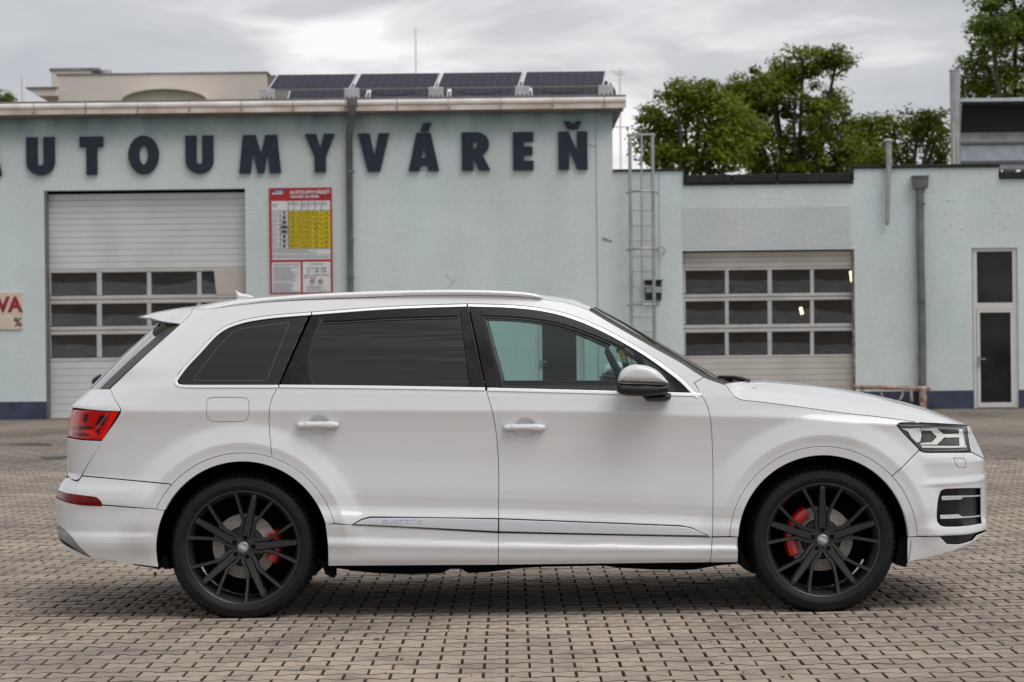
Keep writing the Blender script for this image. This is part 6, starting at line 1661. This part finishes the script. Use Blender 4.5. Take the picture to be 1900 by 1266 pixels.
    for k in range(4):
        cxk = (k - 1.5) * .0095
        mb = MB(); c, sn = math.cos(math.radians(28)), math.sin(math.radians(28))
        mb.tube([((cxk + .0068 * math.cos(t)) * c + .0068 * math.sin(t) * sn, .0192, -(cxk + .0068 * math.cos(t)) * sn + .0068 * math.sin(t) * c) for t in np.linspace(0, 2 * math.pi, 18, endpoint=False)], .00125, 5, close=True)
        mb.build('emblem_ring', M['chrome'], root)
    mb = MB(); mb.lathe([(.0, .088), (.100, .088), (.106, .094), (.108, .105), (.168, .105), (.168, .14), (.05, .14)][::-1], 64)
    mb.build('brake_disc', M['disc'], root)
    mb = MB(); mb.lathe([(.0, .080), (.09, .082), (.106, .090), (.107, .106)][::-1], 40); mb.build('disc_hat', M['black'], root)
    mb = MB(); mb.lathe([(.0, .20), (.20, .20), (.262, .215)][::-1], 48); mb.build('back_plate', M['liner'], root)
    V = []; Fc = []; a0, a1, r0, r1 = cal
    nA = 16
    for i in range(nA + 1):
        t = i / nA; a = math.radians(a0 + (a1 - a0) * t)
        bul = math.sin(math.pi * min(1, max(0, t * 1.0))) ** .35
        lobe = .010 * abs(math.cos(math.pi * t))
        for r, y in ((r0 + .01 * (1 - bul), .125), (r0 + .01 * (1 - bul), .085), (r0 + .012, .070 - lobe), ((r0 + r1) / 2, .064 - lobe), (r1 - .012, .070 - lobe), (r1, .085), (r1, .125)):
            V.append((r * math.sin(a), y, r * math.cos(a)))
    for i in range(nA):
        for j in range(6): Fc.append((i * 7 + j, i * 7 + j + 1, (i + 1) * 7 + j + 1, (i + 1) * 7 + j))
    Fc += [tuple(range(6, -1, -1)), tuple(nA * 7 + j for j in range(7))]
    cal_o = mesh_obj('brake_caliper', V, Fc, M['redcal'], root, False)
    return root
for near in (True, False):
    wheel(RW[0], RW[1], 13.2, (62, 118, .128, .192), near)
    wheel(FW[0], FW[1], 0.0, (-118, -28, .126, .192), near)

# ---------------- hidden shells: wheel housings, underbody, fascias, cabin
def liners():
    for (wx, wz) in (RW, FW):
        V = []; Fc = []; n = 40; 
        for i in range(n + 1):
            a = math.radians(-14 + 208 * i / n)
            for y in (-.93, -.60): V.append((wx + .452 * math.cos(a), y, wz + .452 * math.sin(a)))
        for i in range(n): Fc.append((2 * i, 2 * i + 2, 2 * i + 3, 2 * i + 1))
        k = len(V); V.append((wx, -.60, wz)); Fc += [(2 * i + 1, 2 * i + 3, k) for i in range(n)]
        o = mesh_obj('wheel_housing', V, Fc, M['liner'], car); mirror(o)
liners()
def inner():
    """dark inner skin behind the gaps"""
    pts = outline([(150, 800), (210, 735), (300, 735), (1280, 745), (1380, 757), (1560, 776), (1655, 795)], [(1655, 795), (1690, 850), (1680, 885)], arc(CFW, 178, 38, 176, 40), [(1350, 1000), (1350, 1040)], [(1350, 1040), (625, 1046)], [(625, 1046), (620, 990)], arc(CRW, 178, 16, 150, 40), [(290, 940), (180, 880), (150, 800)])
    panel('inner_shell', pts, M['liner'], car, lift=-.026, gap=0, step=.05, bstep=.03, thick=.004)
    panel('inner_shell', outline([(230, 722), (300, 640), (345, 600), (400, 582), (560, 568), (900, 556), (1000, 562)], [(1000, 562), (900, 561), (560, 574), (430, 590), (390, 612), (318, 700), (316, 725), (230, 722)]), M['liner'], car, lift=-.03, gap=0, step=.05, bstep=.03, thick=.004)
inner()
def underbody():
    mb = MB(); x0, z0 = loc(609, 1052, .9); x1, _ = loc(1380, 1046, .9)
    pts = [(605, 1000), (1375, 1000), (1372, 1046), (1330, 1050), (1290, 1057), (1270, 1058), (1210, 1057), (1150, 1054), (1120, 1050), (1010, 1052), (960, 1055), (905, 1062), (870, 1064), (855, 1056), (835, 1056), (820, 1064), (760, 1066), (700, 1064), (660, 1060), (610, 1052)]
    e = px2(pts, lambda x, z: np.full_like(np.asarray(x, float), .80)); e = clean(resample(e, .05))
    y0, y1 = -.80, .80
    if signed_area(e) < 0: e = e[::-1]
    slab('underbody', e, M['liner'], y0, y1, car)
    mb = MB(); mb.box(loc(330, 1000, .6)[0], loc(1690, 1000, .6)[0], -.60, .60, .235, .52); mb.build('floor_pan', M['liner'], car)
    mb = MB(); mb.box(loc(170, 1000, .5)[0], loc(330, 1000, .6)[0], -.70, .70, .33, .80); mb.build('boot_floor', M['liner'], car)
    mb = MB(); mb.box(loc(1660, 1000, .5)[0], loc(1770, 1000, .5)[0], -.48, .48, .34, .92); mb.build('radiator_pack', M['liner'], car)
    # mud flaps
    for pts in ([(586, 1035), (600, 1055), (604, 1066), (620, 1073), (620, 1050), (612, 1046)], [(1384, 1040), (1370, 1000), (1369, 1046), (1384, 1058), (1396, 1064)], [(1668, 1000), (1684, 998), (1684, 1044), (1680, 1053), (1662, 1048)], [(305, 1030), (294, 1050), (306, 1056), (318, 1056)]):
        e = px2(pts, lambda x, z: np.full_like(np.asarray(x, float), .90)); slab('mud_flap', e, M['liner'], -.90, -.72, car); slab('mud_flap', e, M['liner'], .72, .90, car)
    # valance under the rear bumper
    e = px2([(236, 1040), (296, 1050), (296, 1056), (250, 1049)], lambda x, z: np.full_like(np.asarray(x, float), .85)); slab('valance', e, M['liner'], -.85, .85, car)
    for wx, wz in (RW, FW):
        mb = MB(); mb.tube([(wx, -.80, wz), (wx, .80, wz)], .045, 10); mb.build('axle', M['liner'], car)
        mb = MB(); mb.tube([(wx + .02, -.72, wz - .05), (wx + .02, -.25, wz - .02)], .03, 8); mb.build('control_arm', M['liner'], car)
underbody()
def fascia(name, pts, bul, m, sgn, rows=None):
    p = px2(spline(pts, 4.0)); h = H(p[:, 0], p[:, 1]) - .002
    V = []; nt = 13; Fc = []
    for (x, z), hh in zip(p, h):
        for y in np.linspace(-1, 1, nt): V.append((x + sgn * bul * (1 - y * y), y * hh, z))
    n = len(p)
    for i in range(n - 1):
        for j in range(nt - 1):
            f = (i * nt + j, i * nt + j + 1, (i + 1) * nt + j + 1, (i + 1) * nt + j); Fc.append(f if sgn > 0 else f[::-1])
    return mesh_obj(name, V, Fc, m, car, True)
fascia('grille', [(1797, 790), (1806, 806), (1815, 825), (1827.5, 852), (1829, 880), (1829.3, 925)], .045, M['black'], 1)
fascia('bumper_beam', [(1829.3, 925), (1829.3, 960), (1831, 983)], .045, M['paint'], 1)
fascia('lower_lip', [(1831, 984), (1826, 993), (1815, 1001), (1790, 1014)], .035, M['black'], 1)
fascia('tailgate_skin', [(167, 722), (148, 739), (133.5, 751), (134.5, 757)], .05, M['paint'], -1)
fascia('lamp_band', [(134.5, 758), (129, 785), (124.3, 810)], .05, M['redlamp'], -1)
fascia('tailgate_skin', [(124.5, 812), (124.5, 850), (126, 884)], .05, M['paint'], -1)
fascia('bumper_skin', [(122, 886), (113, 898), (107.5, 911), (104, 924), (103.5, 934), (104.5, 960), (106.5, 974)], .05, M['paint'], -1)
fascia('diffuser_skin', [(106.5, 975), (108, 992), (112, 1000), (137, 1018), (166, 1034)], .05, M['black'], -1)

def cabin():
    L = lambda px, py, h=0: tuple(float(v) for v in loc(px, py, h))
    # dashboard
    x0, z0 = L(1178, 700); x1, z1 = L(1330, 706); zb = z0 - .45
    mb = MB(); prof = [(x0, zb), (x0 - .02, z0 - .10), (x0 + .01, z0 - .02), (x0 + .08, z0 + .015), (x1, z1 + .0), (x1 + .02, zb)]
    slab('dashboard', prof, M['cabin'], -.70, .70, car)
    mb = MB(); hx, hz = L(1160, 688); c, s = math.cos(math.radians(64)), math.sin(math.radians(64))
    mb.tube([(hx + .19 * math.sin(t) * -c * -1 * -1, .38 + .19 * math.cos(t), hz - .06 + .19 * math.sin(t) * s) for t in np.linspace(0, 2 * math.pi, 28, endpoint=False)], .016, 8, close=True); w = mb.build('steering_wheel', M['cabin'], car)
    mb = MB(); mb.tube([(hx, .38, hz - .06), (hx + .22, .38, hz - .16)], .04, 8); mb.build('steering_column', M['cabin'], car)
    # far and near door cards
    for sg in (-1, 1):
        pts = [L(900, 716, .85), L(1190, 716, .85), L(1200, 760, .85), L(900, 760, .85)]
        slab('door_card', pts, M['cabinbrown'], sg * .86 - .03, sg * .86 + .03, car)
        for px in (850, 600):
            x, z = L(px, 730, .38)
            pts = [(x - .12, z + .62 - .42), (x - .03, z + .20), (x + .12, z - .45), (x - .05, z - .45)]
            slab('seat_back', pts, M['cabin'], sg * .38 - .24, sg * .38 + .24, car)
            pts = [(x - .17, z + .42), (x - .07, z + .43), (x - .05, z + .23), (x - .14, z + .22)]
            slab('headrest', pts, M['cabin'], sg * .38 - .13, sg * .38 + .13, car)
            slab('seat_cushion', [(x + .05, z - .30), (x + .55, z - .28), (x + .56, z - .40), (x + .02, z - .46)], M['cabin'], sg * .38 - .25, sg * .38 + .25, car)
    # inner mirror
    x, z = L(1152, 655); mb = MB(); mb.box(x - .02, x + .02, -.11, .11, z - .0, z + .07, .01); mb.build('inner_mirror', M['black'], car)
    # bulkhead that closes the dark rear cabin
    x, z = L(846, 640); 
    slab('rear_cabin_lining', [L(330, 716, .5), L(420, 612, .5), L(580, 590, .5), L(850, 580, .5), L(872, 716, .5)], M['liner'], -.02, .02, car)
cabin()
def freshener():
    Y = 12.45; P = lambda pts: [tuple(float(v) for v in unpx(a, b, Y)) for a, b in pts]
    t = thing('air_freshener', 'small yellow hanging card seen through the side window beside the windscreen pillar', 'air freshener')
    slab('card', P([(1148, 652), (1152, 648), (1156, 652), (1160, 659), (1162, 666), (1160, 670), (1155, 668), (1152, 664), (1154, 661), (1149, 658)]), M['yellow'], Y, Y + .006, t)
    slab('bottle', P([(1153, 668.5), (1164, 669), (1164, 674), (1153, 673)]), mat('pale_green', (.55, .62, .35), .4), Y - .01, Y + .02, t)
    mb = MB(); a = P([(1152, 648)])[0]; mb.tube([(a[0], Y + .003, a[1]), (a[0] + .004, Y + .003, a[1] + .05)], .0012, 4); mb.build('cord', M['lettergrey'], t)
freshener()
